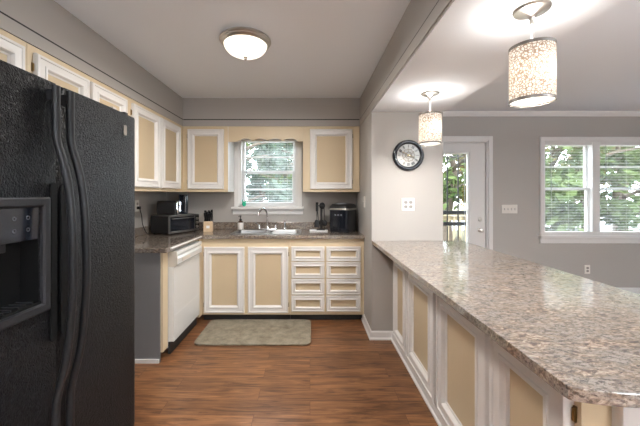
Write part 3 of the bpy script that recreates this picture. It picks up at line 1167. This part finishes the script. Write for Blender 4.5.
def can_opener():
    p = onto(.335, .14)
    t = thing('can_opener', 'tall black electric can opener with chrome front on the toaster oven', 'can opener', p, R(15))
    bm = B()
    loft(bm, [[(x, y, z) for x, y in ((-.05, .05), (-.05, -.035), (.03, -.04), (.045, -.02), (.045, .05))] for z in (0, .02, .21)])
    obj('body', bm, M['gloss_black'], t, bevel=.006)
    bm = B()
    bx(bm, .006, .026, -.047, -.039, .02, .205)
    obj('chrome_strip', bm, M['chrome'], t, bevel=.003)
    bm = B()
    bx(bm, -.05, .05, -.055, .02, .2105, .222)
    obj('lever', bm, M['gloss_black'], t, bevel=.004)
can_opener()

def knife_block():
    t = thing('knife_block', 'pale wooden knife block full of black-handled knives beside the toaster oven', 'knife block', (-1.175, 3.70, .9145), R(12))
    bm = B()
    loft(bm, [[(x, -.05, 0), (x, .055, 0), (x, .065, .10), (x, -.04, .118)] for x in (-.05, .05)])
    obj('block', bm, M['wood'], t, bevel=.003)
    obj('badge', box(-.018, .018, -.0565, -.0495, .04, .07), M['paper'], t)
    rnd = random.Random(3)
    for r_, (y, n) in enumerate(((-.025, 4), (.008, 4), (.038, 3))):
        for i in range(n):
            x = -.036 + i * (.072 / (n - 1))
            L = rnd.uniform(.095, .125) + r_ * .014
            tz = .116 - (y + .045) * .138
            lean = -.12 + rnd.uniform(-.05, .05)
            bm = B()
            tube(bm, [(x, y, tz - .004), (x + .003, y + L * .3 * lean, tz + L * .35), (x + rnd.uniform(-.006, .006), y + L * lean, tz + L)], [.010, .0095, .012], 8)
            obj('knife_handle', bm, M['plastic_black'], t, smooth=50)
knife_block()

def utensil_stand():
    t = thing('serving_tray', 'small white rectangular tray under the black utensil stand', 'tray', (.10, 3.72, .9145))
    bm = B()
    rings = [rrect(-.105 + i, .105 - i, -.055 + i, .055 - i, .012, z) for i, z in ((.004, 0), (0, .004), (0, .014), (.006, .014), (.009, .006))]
    loft(bm, rings)
    tt = obj('tray_dish', bm, M['paper'], t)
    t = thing('utensil_stand', 'black wire stand with black ladle and spatulas hanging between window and ice maker', 'utensil stand', (.125, 3.73, .9245))
    bm = B()
    lathe(bm, [(.05, 0), (.05, .006), (.012, .012)], 24)
    tube(bm, [(0, 0, .01), (0, 0, .30)], .006, 8)
    tube(bm, [(.045 * math.cos(a * PI / 8), .045 * math.sin(a * PI / 8), .285) for a in range(17)], .004, 6)
    tube(bm, [(-.045, 0, .285), (.045, 0, .285)], .004, 6)
    obj('stand', bm, M['iron'], t, smooth=50)
    def ut(ang, kind):
        c, s = .05 * math.cos(ang), .05 * math.sin(ang)
        bm = B()
        tube(bm, [(c * .9, s * .9, .30), (c, s, .22), (c * 1.05, s * 1.05, .12)], [.007, .0055, .004], 8)
        rings = []
        if kind == 'ladle':
            for q in range(7):
                a = PI * q / 6
                r = .033 * math.sin(a) + .001
                rings.append([(c * 1.1 + r * math.cos(2 * PI * i / 12), s * 1.1 + .4 * r * math.sin(2 * PI * i / 12), .085 - .035 * math.cos(a)) for i in range(12)])
        else:
            for z, r in ((.125, .006), (.115, .02), (.09, .028), (.045, .03), (.035, .026)):
                rings.append([(c * 1.1 + r * math.cos(2 * PI * i / 12), s * 1.1 + .14 * r * math.sin(2 * PI * i / 12), z) for i in range(12)])
        loft(bm, rings)
        return bm
    for lab, (a, kd) in zip(('black round ladle hanging on the utensil stand, front right', 'black flat spatula hanging on the utensil stand, front left', 'black round spoon hanging on the utensil stand, rear'), ((R(-40), 'ladle'), (R(-150), 'spatula'), (R(80), 'ladle'))):
        bm = ut(a, kd)
        # standing part in the sky: upper handle end of different height
        o = obj('ladle' if kd == 'ladle' else 'spatula', bm, M['plastic_black'], None, smooth=50)
        o.location = (.125, 3.73, .9245)
        tag(o, lab, 'utensil', 'utensils on the stand')
    # two tools stored head up
    bm = B()
    tube(bm, [(.012, -.02, .02), (.014, -.022, .2)], .005, 8)
    rings = []
    for q in range(7):
        a = PI * q / 6
        r = .034 * math.sin(a) + .001
        rings.append([(.016 + r * math.cos(2 * PI * i / 14), -.022 + .35 * r * math.sin(2 * PI * i / 14), .285 - .04 * math.cos(a)) for i in range(14)])
    loft(bm, rings)
    tube(bm, [(.014, -.022, .2), (.016, -.022, .25)], .006, 8)
    o = obj('serving_spoon', bm, M['plastic_black'], None, smooth=50)
    o.location = (.125, 3.73, .9245)
    tag(o, 'black serving spoon standing head up with a rounded bowl above the utensil stand', 'utensil', 'utensils on the stand')
    bm = B()
    tube(bm, [(-.02, -.015, .02), (-.035, -.016, .22)], .005, 8)
    loft(bm, [[(-.045 + u, -.016 + v, z) for u, v in ((-.013, -.002), (.017, -.002), (.017, .002), (-.013, .002))] for z in (.22, .325)])
    o = obj('turner', bm, M['plastic_black'], None, smooth=50)
    o.location = (.125, 3.73, .9245)
    tag(o, 'black flat turner standing head up at the left of the utensil stand', 'utensil', 'utensils on the stand')
utensil_stand()

def ice_maker():
    t = thing('ice_maker', 'dark blue-black countertop ice maker with grey band in the right worktop corner', 'ice maker', (.385, 3.70, .9145), R(-28))
    w, d, h = .118, .15, .27
    def sec(s, z, f=0):
        return rrect(-w * s, w * s, -d * s + f, d * s, .04, z)
    bm = B()
    loft(bm, [sec(.95, .0), sec(.99, .008), sec(1, .05), sec(1, .21), sec(1, h - .02)])
    obj('body', bm, M['gloss_black'], t, smooth=40)
    bm = B()
    loft(bm, [sec(1.015, h - .019), sec(1.03, h - .014), sec(1.03, h - .004), sec(1.01, h)])
    obj('grey_band', bm, M['nickel'], t, smooth=40)
    bm = B()
    loft(bm, [sec(1.0, h + .0005), sec(.98, h + .02), sec(.86, h + .045), sec(.6, h + .055)])
    lid = obj('lid', bm, M['plastic_black'], t, smooth=50)
    bm = B()
    loft(bm, [[(r * .075 * math.cos(a * PI / 12), -.06 + r * .07 * math.sin(a * PI / 12), z - .18 * (max(0, -r * .07 * math.sin(a * PI / 12) - .01))) for a in range(24)] for r, z in ((1, h + .048), (.97, h + .056), (.6, h + .062))])
    obj('lid_window', bm, M['lidclear'], lid, smooth=50)
    bm = B()
    for x in (-.035, 0, .035):
        bx(bm, x - .008, x + .008, -d - .002, -d + .002, .19, .205)
    obj('button', bm, M['lidclear'], t)
    bm = B()
    for x in (-.07, .0, .045):
        bx(bm, x - .0015, x + .0015, -d - .0015, -d + .002, .02, .225)
    obj('front_ribs', bm, M['plastic_black'], t)
ice_maker()

# ------------------------------------------------------------------ refrigerator
def refrigerator():
    FX = -.95
    y0, ym, y1, H = .812, 1.20, 1.772, 1.754
    t = thing('refrigerator', 'large black textured side-by-side refrigerator in the left foreground', 'refrigerator', (LW + .03, (y0 + y1) / 2, 0))
    ox, oy = LW + .03, (y0 + y1) / 2
    X = lambda x: x - ox
    Y = lambda y: y - oy
    obj('body', box(.0, X(FX - .075), Y(y0 + .004), Y(y1 - .004), .02, H - .018), M['fridge'], t, bevel=.006)
    obj('toe_grille', box(X(FX - .09), X(FX - .03), Y(y0 + .02), Y(y1 - .02), .01, .085), M['plastic_black'], t)
    def door(a, b, hole=None):
        bm = B()
        n = 14
        if hole is None:
            outl = []
            for i in range(n + 1):
                y = a + (b - a) * i / n
                u = (i / n - .5) * 2
                e = min((y - a), (b - y))
                r = .016
                rd = (r - math.sqrt(max(0, r * r - (r - e) ** 2))) if e < r else 0
                outl.append((FX + .008 * (1 - u * u) - rd - .004, y))
            # extra points near the rounded edges
            ring = [(FX - .07, a), (FX - .016 - .004, a)] + outl[1:-1] + [(FX - .016 - .004, b), (FX - .07, b)]
            loft(bm, [[(X(x), Y(y), z) for x, y in ring] for z in (.09, H)])
        else:
            # flat door assembled around the dispenser opening
            ha, hb, hz0, hz1 = hole
            bx(bm, X(FX - .07), X(FX + .0), Y(a), Y(ha), .09, H)
            bx(bm, X(FX - .07), X(FX + .0), Y(hb), Y(b), .09, H)
            bx(bm, X(FX - .07), X(FX + .0), Y(ha), Y(hb), .09, hz0)
            bx(bm, X(FX - .07), X(FX + .0), Y(ha), Y(hb), hz1, H)
            bmesh.ops.remove_doubles(bm, verts=bm.verts, dist=1e-5)
        return bm
    hole = (.885, 1.121, .965, 1.305)
    dl = obj('freezer_door', door(y0, ym - .004, hole), M['fridge'], t)
    dr = obj('refrigerator_door', door(ym + .004, y1), M['fridge'], t, smooth=30)
    obj('gasket', box(X(FX - .066), X(FX - .02), Y(ym - .0035), Y(ym + .0035), .1, H - .004), M['gasket'], t)
    # handles
    for d, hy in ((dl, 1.163), (dr, 1.232)):
        pts = [(FX + .027, 1.735), (FX + .027, 1.60), (FX + .030, 1.54), (FX + .052, 1.46), (FX + .070, 1.38), (FX + .082, 1.27), (FX + .088, 1.12), (FX + .087, .98), (FX + .078, .85), (FX + .064, .74), (FX + .040, .64), (FX + .027, .57), (FX + .026, .45), (FX + .026, .16)]
        sp = bez([(X(x), Y(hy), z) for x, z in pts], 4)
        bm = B()
        tube(bm, sp, .0135, 12)
        for z in (1.70, .22):
            bx(bm, X(FX - .002), X(FX + .025), Y(hy - .01), Y(hy + .01), z - .02, z + .02)
        obj('handle', bm, M['handle'], d, smooth=50)
    for d, a, b in ((dl, 1.162, 1.19), (dr, 1.21, 1.258)):
        bm = B()
        n = 8
        ring = []
        ca, r = (a + b) / 2, (b - a) / 2
        for i in range(n + 1):
            ring.append((ca + r * math.cos(PI * i / n), 1.385 - r + r * math.sin(PI * i / n)))
        for i in range(n + 1):
            ring.append((ca - r * math.cos(PI * i / n), .80 + r - r * math.sin(PI * i / n)))
        loft(bm, [[(X(x), Y(y), z) for y, z in ring] for x in (FX + .001, FX + .011)])
        obj('grip_pad', bm, M['gasket'], d, bevel=.003)
    # dispenser
    a, b, c, e = .865, 1.158, .925, 1.33
    bm = B()
    prof = [(0, 0), (0, .010), (.004, .015), (.026, .015), (.032, .010), (.034, -.02), (.02, -.02)]
    rings = [[(X(FX + dx), Y(a + q), c + q), (X(FX + dx), Y(b - q), c + q), (X(FX + dx), Y(b - q), e - q), (X(FX + dx), Y(a + q), e - q)] for q, dx in prof]
    vs = loft(bm, rings, False, False)
    disp = obj('dispenser_bezel', bm, M['dispframe'], dl, bevel=.003)
    bm = B()
    hx0 = FX - .066
    bx(bm, X(hx0 - .004), X(hx0), Y(.886), Y(1.12), .965, 1.305)
    bx(bm, X(hx0), X(FX - .001), Y(.882), Y(.8865), .965, 1.305)
    bx(bm, X(hx0), X(FX - .001), Y(1.1205), Y(1.125), .965, 1.305)
    bx(bm, X(hx0), X(FX + .006), Y(.882), Y(1.125), .955, .966)
    obj('dispenser_recess', bm, M['gasket'], dl)
    obj('dispenser_panel', box(X(FX - .03), X(FX + .003), Y(.889), Y(1.118), 1.185, 1.297), M['gloss_black'], dl, bevel=.002)
    for iy in (.92, .965, 1.025, 1.075):
        for iz in (1.262, 1.222):
            bm = B()
            rg = []
            for rad, dx in ((.007, .003), (.007, .0036), (.0045, .0036), (.0045, .003)):
                rg.append([(X(FX + dx), Y(iy + rad * math.cos(2 * PI * k / 14)), iz + rad * math.sin(2 * PI * k / 14)) for k in range(14)])
            loft(bm, rg + [rg[0]], False, False)
            obj('button_icon', bm, M['icon'], dl)
    bm = B()
    tube(bm, bez([(X(FX - .05), Y(.985), 1.17), (X(FX - .02), Y(.985), 1.155), (X(FX - .018), Y(.985), 1.09), (X(FX - .03), Y(.985), 1.05)], 4), .008, 8)
    bx(bm, X(FX - .055), X(FX - .02), Y(.95), Y(1.02), 1.155, 1.19)
    obj('dispenser_lever', bm, M['dispframe'], dl, bevel=.002)
    bm = B()
    for i in range(9):
        yy = .882 + i * .026
        bx(bm, X(FX - .055), X(FX + .002), Y(yy), Y(yy + .006), .9665, .972)
    obj('drip_grille', bm, M['dispframe'], dl)
    bm = B()
    loft(bm, [rrect(Y(1.622), Y(1.648), 1.642, 1.694, .008, z) for z in (0, .004)])
    for v in bm.verts:
        y, z, x = v.co.x, v.co.y, v.co.z
        v.co = (X(FX + .0035) + x, y, z)
    obj('badge', bm, M['nickel'], dr)
    for yy in (1.56, 1.66):
        obj('hinge_cover', box(X(FX - .06), X(FX - .01), Y(yy), Y(yy + .03), H + .0005, H + .016), M['nickel' if yy < 1.6 else 'plastic_black'], dr, bevel=.004)
refrigerator()

# ------------------------------------------------------------------ lights (fixtures)
def point(name, loc, watt, col, rad, parent):
    l = bpy.data.lights.new(name, 'POINT')
    l.energy = watt
    l.color = col
    l.shadow_soft_size = rad
    o = bpy.data.objects.new(name, l)
    o.location = loc
    link(o, parent)
    return o

def flush_light(x, y, watt, label):
    t = thing('ceiling_light', label, 'ceiling light', (x, y, CH))
    bm = B()
    lathe(bm, [(.165, -.0005), (.178, -.012), (.18, -.022), (.172, -.028), (.172, -.034), (.160, -.046), (.150, -.048), (.148, -.040)], 48, cap1=False)
    obj('metal_ring', bm, M['nickel'], t, smooth=40)
    bm = B()
    lathe(bm, [(.149, -.044)] + [(.149 * math.cos(a * PI / 20), -.044 - .085 * math.sin(a * PI / 20)) for a in range(1, 10)] + [(.004, -.1292)], 48, cap0=False)
    obj('glass_bowl', bm, M['dome'], t, smooth=70)
    bm = B()
    lathe(bm, [(.014, -.128), (.016, -.134), (.008, -.139), (.011, -.146), (.006, -.152), (.001, -.155)], 16)
    obj('finial', bm, M['nickel'], t, smooth=40)
    l = bpy.data.lights.new('dome_light', 'AREA')
    l.shape = 'DISK'
    l.size = .28
    l.energy = watt
    l.color = LAMP
    o = bpy.data.objects.new('dome_light', l)
    o.location = (0, 0, -.16)
    link(o, t)
    return t

flush_light(-.455, 2.26, DOME_W, 'round flush ceiling light with nickel ring and glowing frosted bowl over the kitchen floor')
flush_light(-.455, -.55, FILL_REAR_W, 'added round fill light, unseen, on the kitchen ceiling behind the camera')  # unseen ceiling light added as fill
flush_light(3.3, .9, FILL_DINING_W, 'added round fill light, unseen, on the dining area ceiling')  # extra unseen light added to fill the dining side

def fill_uplighter(x, y, label, k):  # unseen lamp added to brighten the room by ceiling bounce
    t = thing('fill_lamp', label, 'added fill lamp', (x, y, 0))
    bm = B()
    lathe(bm, [(.14, .001), (.14, .012), (.03, .03)], 32)
    obj('base', bm, M['nickel'], t, smooth=40)
    bm = B()
    lathe(bm, [(.012, .03), (.012, 1.72)], 12)
    obj('pole', bm, M['nickel'], t, smooth=40)
    bm = B()
    lathe(bm, [(.02, 1.72), (.09, 1.74), (.16, 1.80), (.17, 1.83), (.165, 1.83), (.085, 1.755), (.01, 1.745)], 32)
    obj('lamp_bowl', bm, M['white'], t, smooth=40)
    l = bpy.data.lights.new('up_light', 'AREA')
    l.shape = 'DISK'
    l.size = .28
    l.energy = FILL_UP_W * k
    l.color = (.93, .965, 1.0)
    o = bpy.data.objects.new('up_light', l)
    o.location = (0, 0, 1.815)
    o.rotation_euler = (PI, 0, 0)
    link(o, t)
fill_uplighter(-.35, -1.2, 'added fill uplighter, unseen, standing behind the camera in the kitchen', .5)
fill_uplighter(2.6, -.6, 'added fill uplighter, unseen, standing behind the camera in the dining area', 1.0)

def pendant(x, y, label):
    t = thing('pendant_light', label, 'pendant light', (x, y, BEAM), 0, 'pendant lights over the peninsula')
    bm = B()
    lathe(bm, [(.066, -.0005), (.068, -.006), (.064, -.012), (.05, -.016), (.03, -.020), (.014, -.034), (.009, -.045), (.009, -.062)], 36)
    obj('canopy', bm, M['nickel'], t, smooth=40)
    bm = B()
    tube(bm, [(0, 0, -.06), (0, 0, -.19)], .0035, 8)
    obj('cord', bm, M['white'], t)
    zt, zb, r = -.155, -.385, .081
    bm = B()
    lathe(bm, [(r, zb), (r, zt)], 48, cap0=False, cap1=False)
    sh = obj('lamp_shade', bm, M['shade'], t, smooth=80)
    for z in (zb, zt - .012):
        bm = B()
        n = 48
        rr = [(r + .0012, z), (r + .0012, z + .012), (r - .002, z + .012), (r - .002, z)]
        lathe(bm, rr + [rr[0]], n, cap0=False, cap1=False)
        obj('rim', bm, M['rim'], sh, smooth=40)
    bm = B()
    for k in range(3):
        a = k * 2 * PI / 3
        tube(bm, [(.02 * math.cos(a), .02 * math.sin(a), zt - .012), ((r - .001) * math.cos(a), (r - .001) * math.sin(a), zt - .006)], .0018, 5)
    lathe(bm, [(.021, -.172), (.021, -.164), (.01, -.160)], 16)
    lathe(bm, [(.018, -.185), (.018, -.225), (.014, -.23)], 16)
    obj('socket', bm, M['nickel'], t, smooth=40)
    bm = B()
    lathe(bm, [(.013, -.231), (.016, -.245), (.029, -.275), (.028, -.295), (.015, -.315), (.002, -.318)], 20)
    obj('bulb', bm, M['bulb'], t, smooth=60)
    bm = B()
    lathe(bm, [(.001, zb + .006), (r - .003, zb + .006)], 40, cap0=False, cap1=False)
    obj('diffuser', bm, M['diffuser'], t)
    # the bulb's light: down through the diffuser, through the shade wall and up to the ceiling
    for nm, z, k in (('bulb_light', -.262, .032),):
        point(nm, (.036, -.036, z), PENDANT_W * k, LAMP, .012, t)
    l = bpy.data.lights.new('down_light', 'AREA')
    l.shape = 'DISK'
    l.size = .12
    l.energy = PENDANT_W
    l.color = LAMP
    o = bpy.data.objects.new('down_light', l)
    o.location = (0, 0, zb + .003)
    link(o, t)
    l = bpy.data.lights.new('up_light', 'AREA')
    l.shape = 'DISK'
    l.size = .13
    l.energy = PENDANT_W * .2
    l.color = LAMP
    o = bpy.data.objects.new('up_light', l)
    o.location = (0, 0, zt - .008)
    o.rotation_euler = (PI, 0, 0)
    link(o, t)
    return t
p1 = pendant(.915, 1.32, 'nearer, larger-looking pendant lamp with white lace-pattern cylinder shade')
dup(p1, (.906, 2.416, BEAM), 0, 'farther pendant lamp with white lace-pattern cylinder shade, beside the wall clock')

# ------------------------------------------------------------------ wall pieces
def rotx(bm):
    bmesh.ops.rotate(bm, matrix=Matrix.Rotation(PI / 2, 3, 'X'), verts=bm.verts)
def clock():
    t = thing('wall_clock', 'round black-rimmed wall clock with silver skeleton face on the pier', 'wall clock', (.905, PF - .001, 1.70))
    R0 = .143
    bm = B()
    lathe(bm, [(R0 - .01, 0), (R0, .006), (R0, .018), (R0 - .008, .030), (R0 - .022, .034), (R0 - .034, .026), (R0 - .038, .014)], 48, cap1=False)
    rotx(bm)
    obj('rim', bm, M['gloss_black'], t, smooth=50)
    bm = B()
    lathe(bm, [(R0 - .036, .0135), (.001, .0145)], 48, cap0=True)
    rotx(bm)
    obj('face', bm, mat('brushed silver clock face', (.24, .225, .205), .38, .85, bump=(60, .3, .003)), t, smooth=50)
    bm = B()
    for k in range(12):
        m4 = Matrix.Rotation(-k * PI / 6, 3, 'Y')
        n = [1, 2, 3, 2, 1, 2, 3, 4, 2, 1, 2, 3][k]
        for j in range(n):
            x = (j - (n - 1) / 2) * .008
            b2 = B()
            bx(b2, x - .002, x + .002, -.0185, -.0165, .072, .098)
            for v in b2.verts: v.co = m4 @ v.co
            me = bpy.data.meshes.new('tmp')
            b2.to_mesh(me)
            b2.free()
            bm.from_mesh(me)
            bpy.data.meshes.remove(me)
    obj('numerals', bm, M['gloss_black'], t)
    bm = B()
    for rr, n, w in ((.055, 12, .006), (.03, 8, .006)):
        ring = []
        for rad, yy in ((rr - w, -.016), (rr - w, -.021), (rr, -.021), (rr, -.016), (rr - w, -.016)):
            ring.append([(rad * (1 + (.12 if i % 4 < 2 else 0)) * math.cos(2 * PI * i / (n * 4)), yy, rad * (1 + (.12 if i % 4 < 2 else 0)) * math.sin(2 * PI * i / (n * 4))) for i in range(n * 4)])
        loft(bm, ring, False, False)
    for k in range(6):
        a = k * PI / 3 + .3
        tube(bm, [(.024 * math.cos(a), -.018, .024 * math.sin(a)), (.055 * math.cos(a + .3), -.018, .055 * math.sin(a + .3))], .003, 6)
    obj('gear_ring', bm, mat('dark bronze gears', (.12, .10, .08), .35, .9), t)
    bm = B()
    tube(bm, [(0, -.024, 0), (.045, -.024, -.015)], .0025, 6)
    tube(bm, [(0, -.026, 0), (-.06, -.026, .035)], .002, 6)
    obj('hands', bm, M['brass'], t)
    bm = B()
    lathe(bm, [(.014, .014), (.014, .026), (.009, .030), (.001, .031)], 20)
    rotx(bm)
    obj('hub', bm, mat('brass hub', (.7, .6, .4), .25, 1), t, smooth=40)
clock()

def wall_plate(name, label, cat, loc, rz, w, h, gangs, kind):
    t = thing(name, label, cat, loc, rz)
    bm = B()
    loft(bm, [[(x, y, z) for x, z in ((-w / 2 + i, -h / 2 + i), (w / 2 - i, -h / 2 + i), (w / 2 - i, h / 2 - i), (-w / 2 + i, h / 2 - i))] for i, y in ((0, 0), (0, -.003), (.004, -.006))])
    obj('cover_plate', bm, M['plate'], t)
    for g in range(gangs):
        gx = (g - (gangs - 1) / 2) * .046
        if kind == 'switch':
            bm = B()
            bx(bm, gx - .006, gx + .006, -.0065, -.0058, -.013, .013)
            obj('switch_slot', bm, M['slot'], t)
            bm = B()
            loft(bm, [[(gx - .004, -.006, z0), (gx + .004, -.006, z0), (gx + .004, -.006, z0 + .009), (gx - .004, -.006, z0 + .009)] if q == 0 else [(gx - .003, -.018, z0 + .006), (gx + .003, -.018, z0 + .006), (gx + .003, -.018, z0 + .011), (gx - .003, -.018, z0 + .011)] for q, z0 in ((0, -.004), (1, -.004))])
            obj('toggle', bm, M['plate'], t)
        else:
            for s in (-1, 1):
                bm = B()
                loft(bm, [rrect(gx - .017, gx + .017, s * .02 - .014, s * .02 + .014, .011, z) for z in (.0055, .0075)])
                rotx(bm)
                for v in bm.verts: v.co.y = -abs(v.co.y)
                so = obj('socket', bm, M['socket'], t)
                bm = B()
                for dx in (-.006, .006):
                    bx(bm, gx + dx - .0012, gx + dx + .0012, -.0082, -.0074, s * .02 - .002, s * .02 + .008)
                bx(bm, gx - .003, gx + .003, -.0082, -.0074, s * .02 - .010, s * .02 - .005)
                obj('slots', bm, M['slot'], so)
    return t
wall_plate('power_outlet', 'square double outlet plate on the pier below the clock', 'outlet', (.907, PF - .0005, 1.2475), 0, .117, .117, 2, 'outlet')
wall_plate('light_switch', 'wide four-gang light switch plate between the white door and dining window', 'light switch', (2.655, DW - .0005, 1.146), 0, .208, .116, 4, 'switch')
wall_plate('power_outlet', 'single outlet plate low on the dining wall below the window', 'outlet', (3.69, DW - .0005, .343), 0, .072, .117, 1, 'outlet')
wall_plate('light_switch', 'small single switch plate on the kitchen right wall beside the ice maker', 'light switch', (RW - .0005, 3.33, 1.265), -PI / 2, .072, .117, 1, 'switch')
ol = wall_plate('power_outlet', 'single outlet plate on the left wall above the worktop by the refrigerator edge', 'outlet', (LW + .0005, 3.27, 1.225), PI / 2, .072, .117, 1, 'outlet')
bm = B()
bx(bm, LW + .0095, LW + .035, 3.255, 3.285, 1.19, 1.218)
tube(bm, bez([(LW + .03, 3.27, 1.2), (LW + .05, 3.27, 1.12), (LW + .045, 3.30, 1.03), (LW + .055, 3.36, .935), (LW + .05, 3.44, .925)], 6), .004, 6)
oven = bpy.data.objects['toaster_oven']
o = obj('power_cord', bm, M['plastic_black'], oven)
bpy.context.view_layer.update()
o.matrix_parent_inverse = oven.matrix_world.inverted()

# ------------------------------------------------------------------ rug
def rug():
    bm = B()
    n = 6
    rings = [rrect(-1.045 + i, .01 - i, 2.83 + i, 3.395 - i, .07, z, n) for i, z in ((.004, .001), (0, .006), (0, .014), (.006, .019), (.02, .021))]
    loft(bm, rings)
    o = obj('kitchen_rug', bm, M['rug'], smooth=50)
    tag(o, 'plush sage grey rug on the wood floor in front of the sink cabinet', 'rug')
rug()

# ------------------------------------------------------------------ outdoors
gr = struct('ground', box(-40, 60, DW + .5, 60, -.7, -.6), M['grass'])
dv = struct('driveway', box(-30, 60, 17, 30, -.599, -.56), M['pale'])

def tree(x, y, h, cr, lm, label, seed, leaves=2600, low=.25, ls=.11):
    rnd = random.Random(seed)
    t = thing('tree', label, 'tree', (x, y, -.6))
    bm = B()
    tr = h * .022 + .05
    pts = [(0, 0, 0)]
    for k in range(1, 6):
        pts.append((rnd.uniform(-.15, .15), rnd.uniform(-.15, .15), h * .8 * k / 5))
    tube(bm, bez(pts, 3), [tr * (1 - .8 * i / 15) for i in range(16)], 8)
    for k in range(9):
        z = h * (low + (.72 - low) * k / 8)
        a = rnd.uniform(0, 2 * PI)
        L = cr * rnd.uniform(.6, .95)
        tube(bm, [(0, 0, z), (L * .5 * math.cos(a), L * .5 * math.sin(a), z + L * .22), (L * math.cos(a), L * math.sin(a), z + L * .3)], [tr * .45, tr * .28, tr * .1], 6)
    obj('trunk', bm, M['bark'], t, smooth=60)
    blobs = []
    for k in range(26):
        a = rnd.uniform(0, 2 * PI)
        z = rnd.uniform(low, 1.0)
        rr = cr * math.sqrt(max(0.02, 1 - ((z - .6) / .55) ** 2)) * rnd.uniform(.3, .95)
        blobs.append((rr * math.cos(a), rr * math.sin(a), z * h, rnd.uniform(.22, .4) * cr))
    vs, fs = [], []
    for k in range(leaves):
        b = rnd.choice(blobs)
        d = Vector((rnd.gauss(0, 1), rnd.gauss(0, 1), rnd.gauss(0, 1))).normalized() * b[3] * rnd.random() ** .5
        c = Vector(b[:3]) + d
        u = Vector((rnd.gauss(0, 1), rnd.gauss(0, 1), rnd.gauss(0, 1))).normalized()
        w = u.orthogonal().normalized()
        s = ls * rnd.uniform(.6, 1.3)
        i = len(vs)
        vs += [tuple(c - u * s), tuple(c + w * s * .5), tuple(c + u * s), tuple(c - w * s * .5)]
        fs.append((i, i + 1, i + 2, i + 3))
    me = bpy.data.meshes.new('foliage')
    me.from_pydata(vs, [], fs)
    me.materials.append(lm)
    link(bpy.data.objects.new('foliage', me), t)

G, Yl, Bl = M['leaf'], M['leafyellow'], M['leafblue']
spec = [
    (8.6, 10.0, 6.2, 1.9, G, 'green tree with a dark trunk behind the dining window pane nearer the door', .22),
    (6.4, 8.8, 2.6, 1.1, G, 'low green shrub-like tree outside the dining window pane nearer the door', .15),
    (10.2, 13.5, 7.0, 2.4, Yl, 'tall yellowing tree farther behind the dining window pane nearer the door', .35),
    (13.5, 14.0, 7.5, 2.4, Yl, 'yellowing tree seen through the dining window pane at the photo edge', .3),
    (10.4, 10.6, 5.6, 1.6, G, 'bright green tree seen through the dining window pane at the photo edge', .2),
    (5.0, 11.5, 7.0, 2.3, G, 'green tree behind the iron bars of the white door', .2),
    (6.3, 15.0, 7.0, 2.4, Yl, 'yellowing tree farther off behind the white door glass', .25),
    (-2.6, 11.0, 5.6, 1.9, Bl, 'blue-green tree at the left in the kitchen window over the sink', .2),
    (-.5, 14.5, 6.5, 2.1, Bl, 'blue-green tree at the right in the kitchen window over the sink', .28),
    (-1.7, 21.5, 8.0, 2.6, G, 'distant green tree in the middle of the kitchen window over the sink', .2),
]
for i, (x, y, h, cr, lm, lab, low) in enumerate(spec):
    tree(x, y, h, cr, lm, lab, 20 + i, leaves=2600 if y < 20 else 1600, low=low, ls=.10 + y * .004)

rowrnd = random.Random(11)
rowspots = [(-7.5, 27), (-4.6, 30), (-1.8, 28), (.6, 31), (10.5, 30), (14, 28), (18, 31), (22, 30), (25.5, 31), (29.5, 33), (33, 32)]
rowlab = ['leftmost distant tree behind the kitchen window trees', 'distant tree second from left behind the kitchen window', 'distant tree behind the middle of the kitchen window', 'distant tree behind the right edge of the kitchen window',
          'distant tree behind the door glass, left one', 'distant tree behind the door glass, right one', 'distant tree across the pale drive just left of the dining window', 'distant tree across the pale drive, leftmost in the dining window', 'distant tree across the pale drive, left of the window mullion', 'distant tree across the pale drive, right of the window mullion', 'distant tree across the pale drive, rightmost in the dining window']
for i, ((x, y), lab) in enumerate(zip(rowspots, rowlab)):
    tree(x, y, rowrnd.uniform(8, 11), 2.3, (Bl, G, Yl)[i % 3] if i > 3 else Bl, lab, 60 + i, leaves=1500, low=.12, ls=.3)
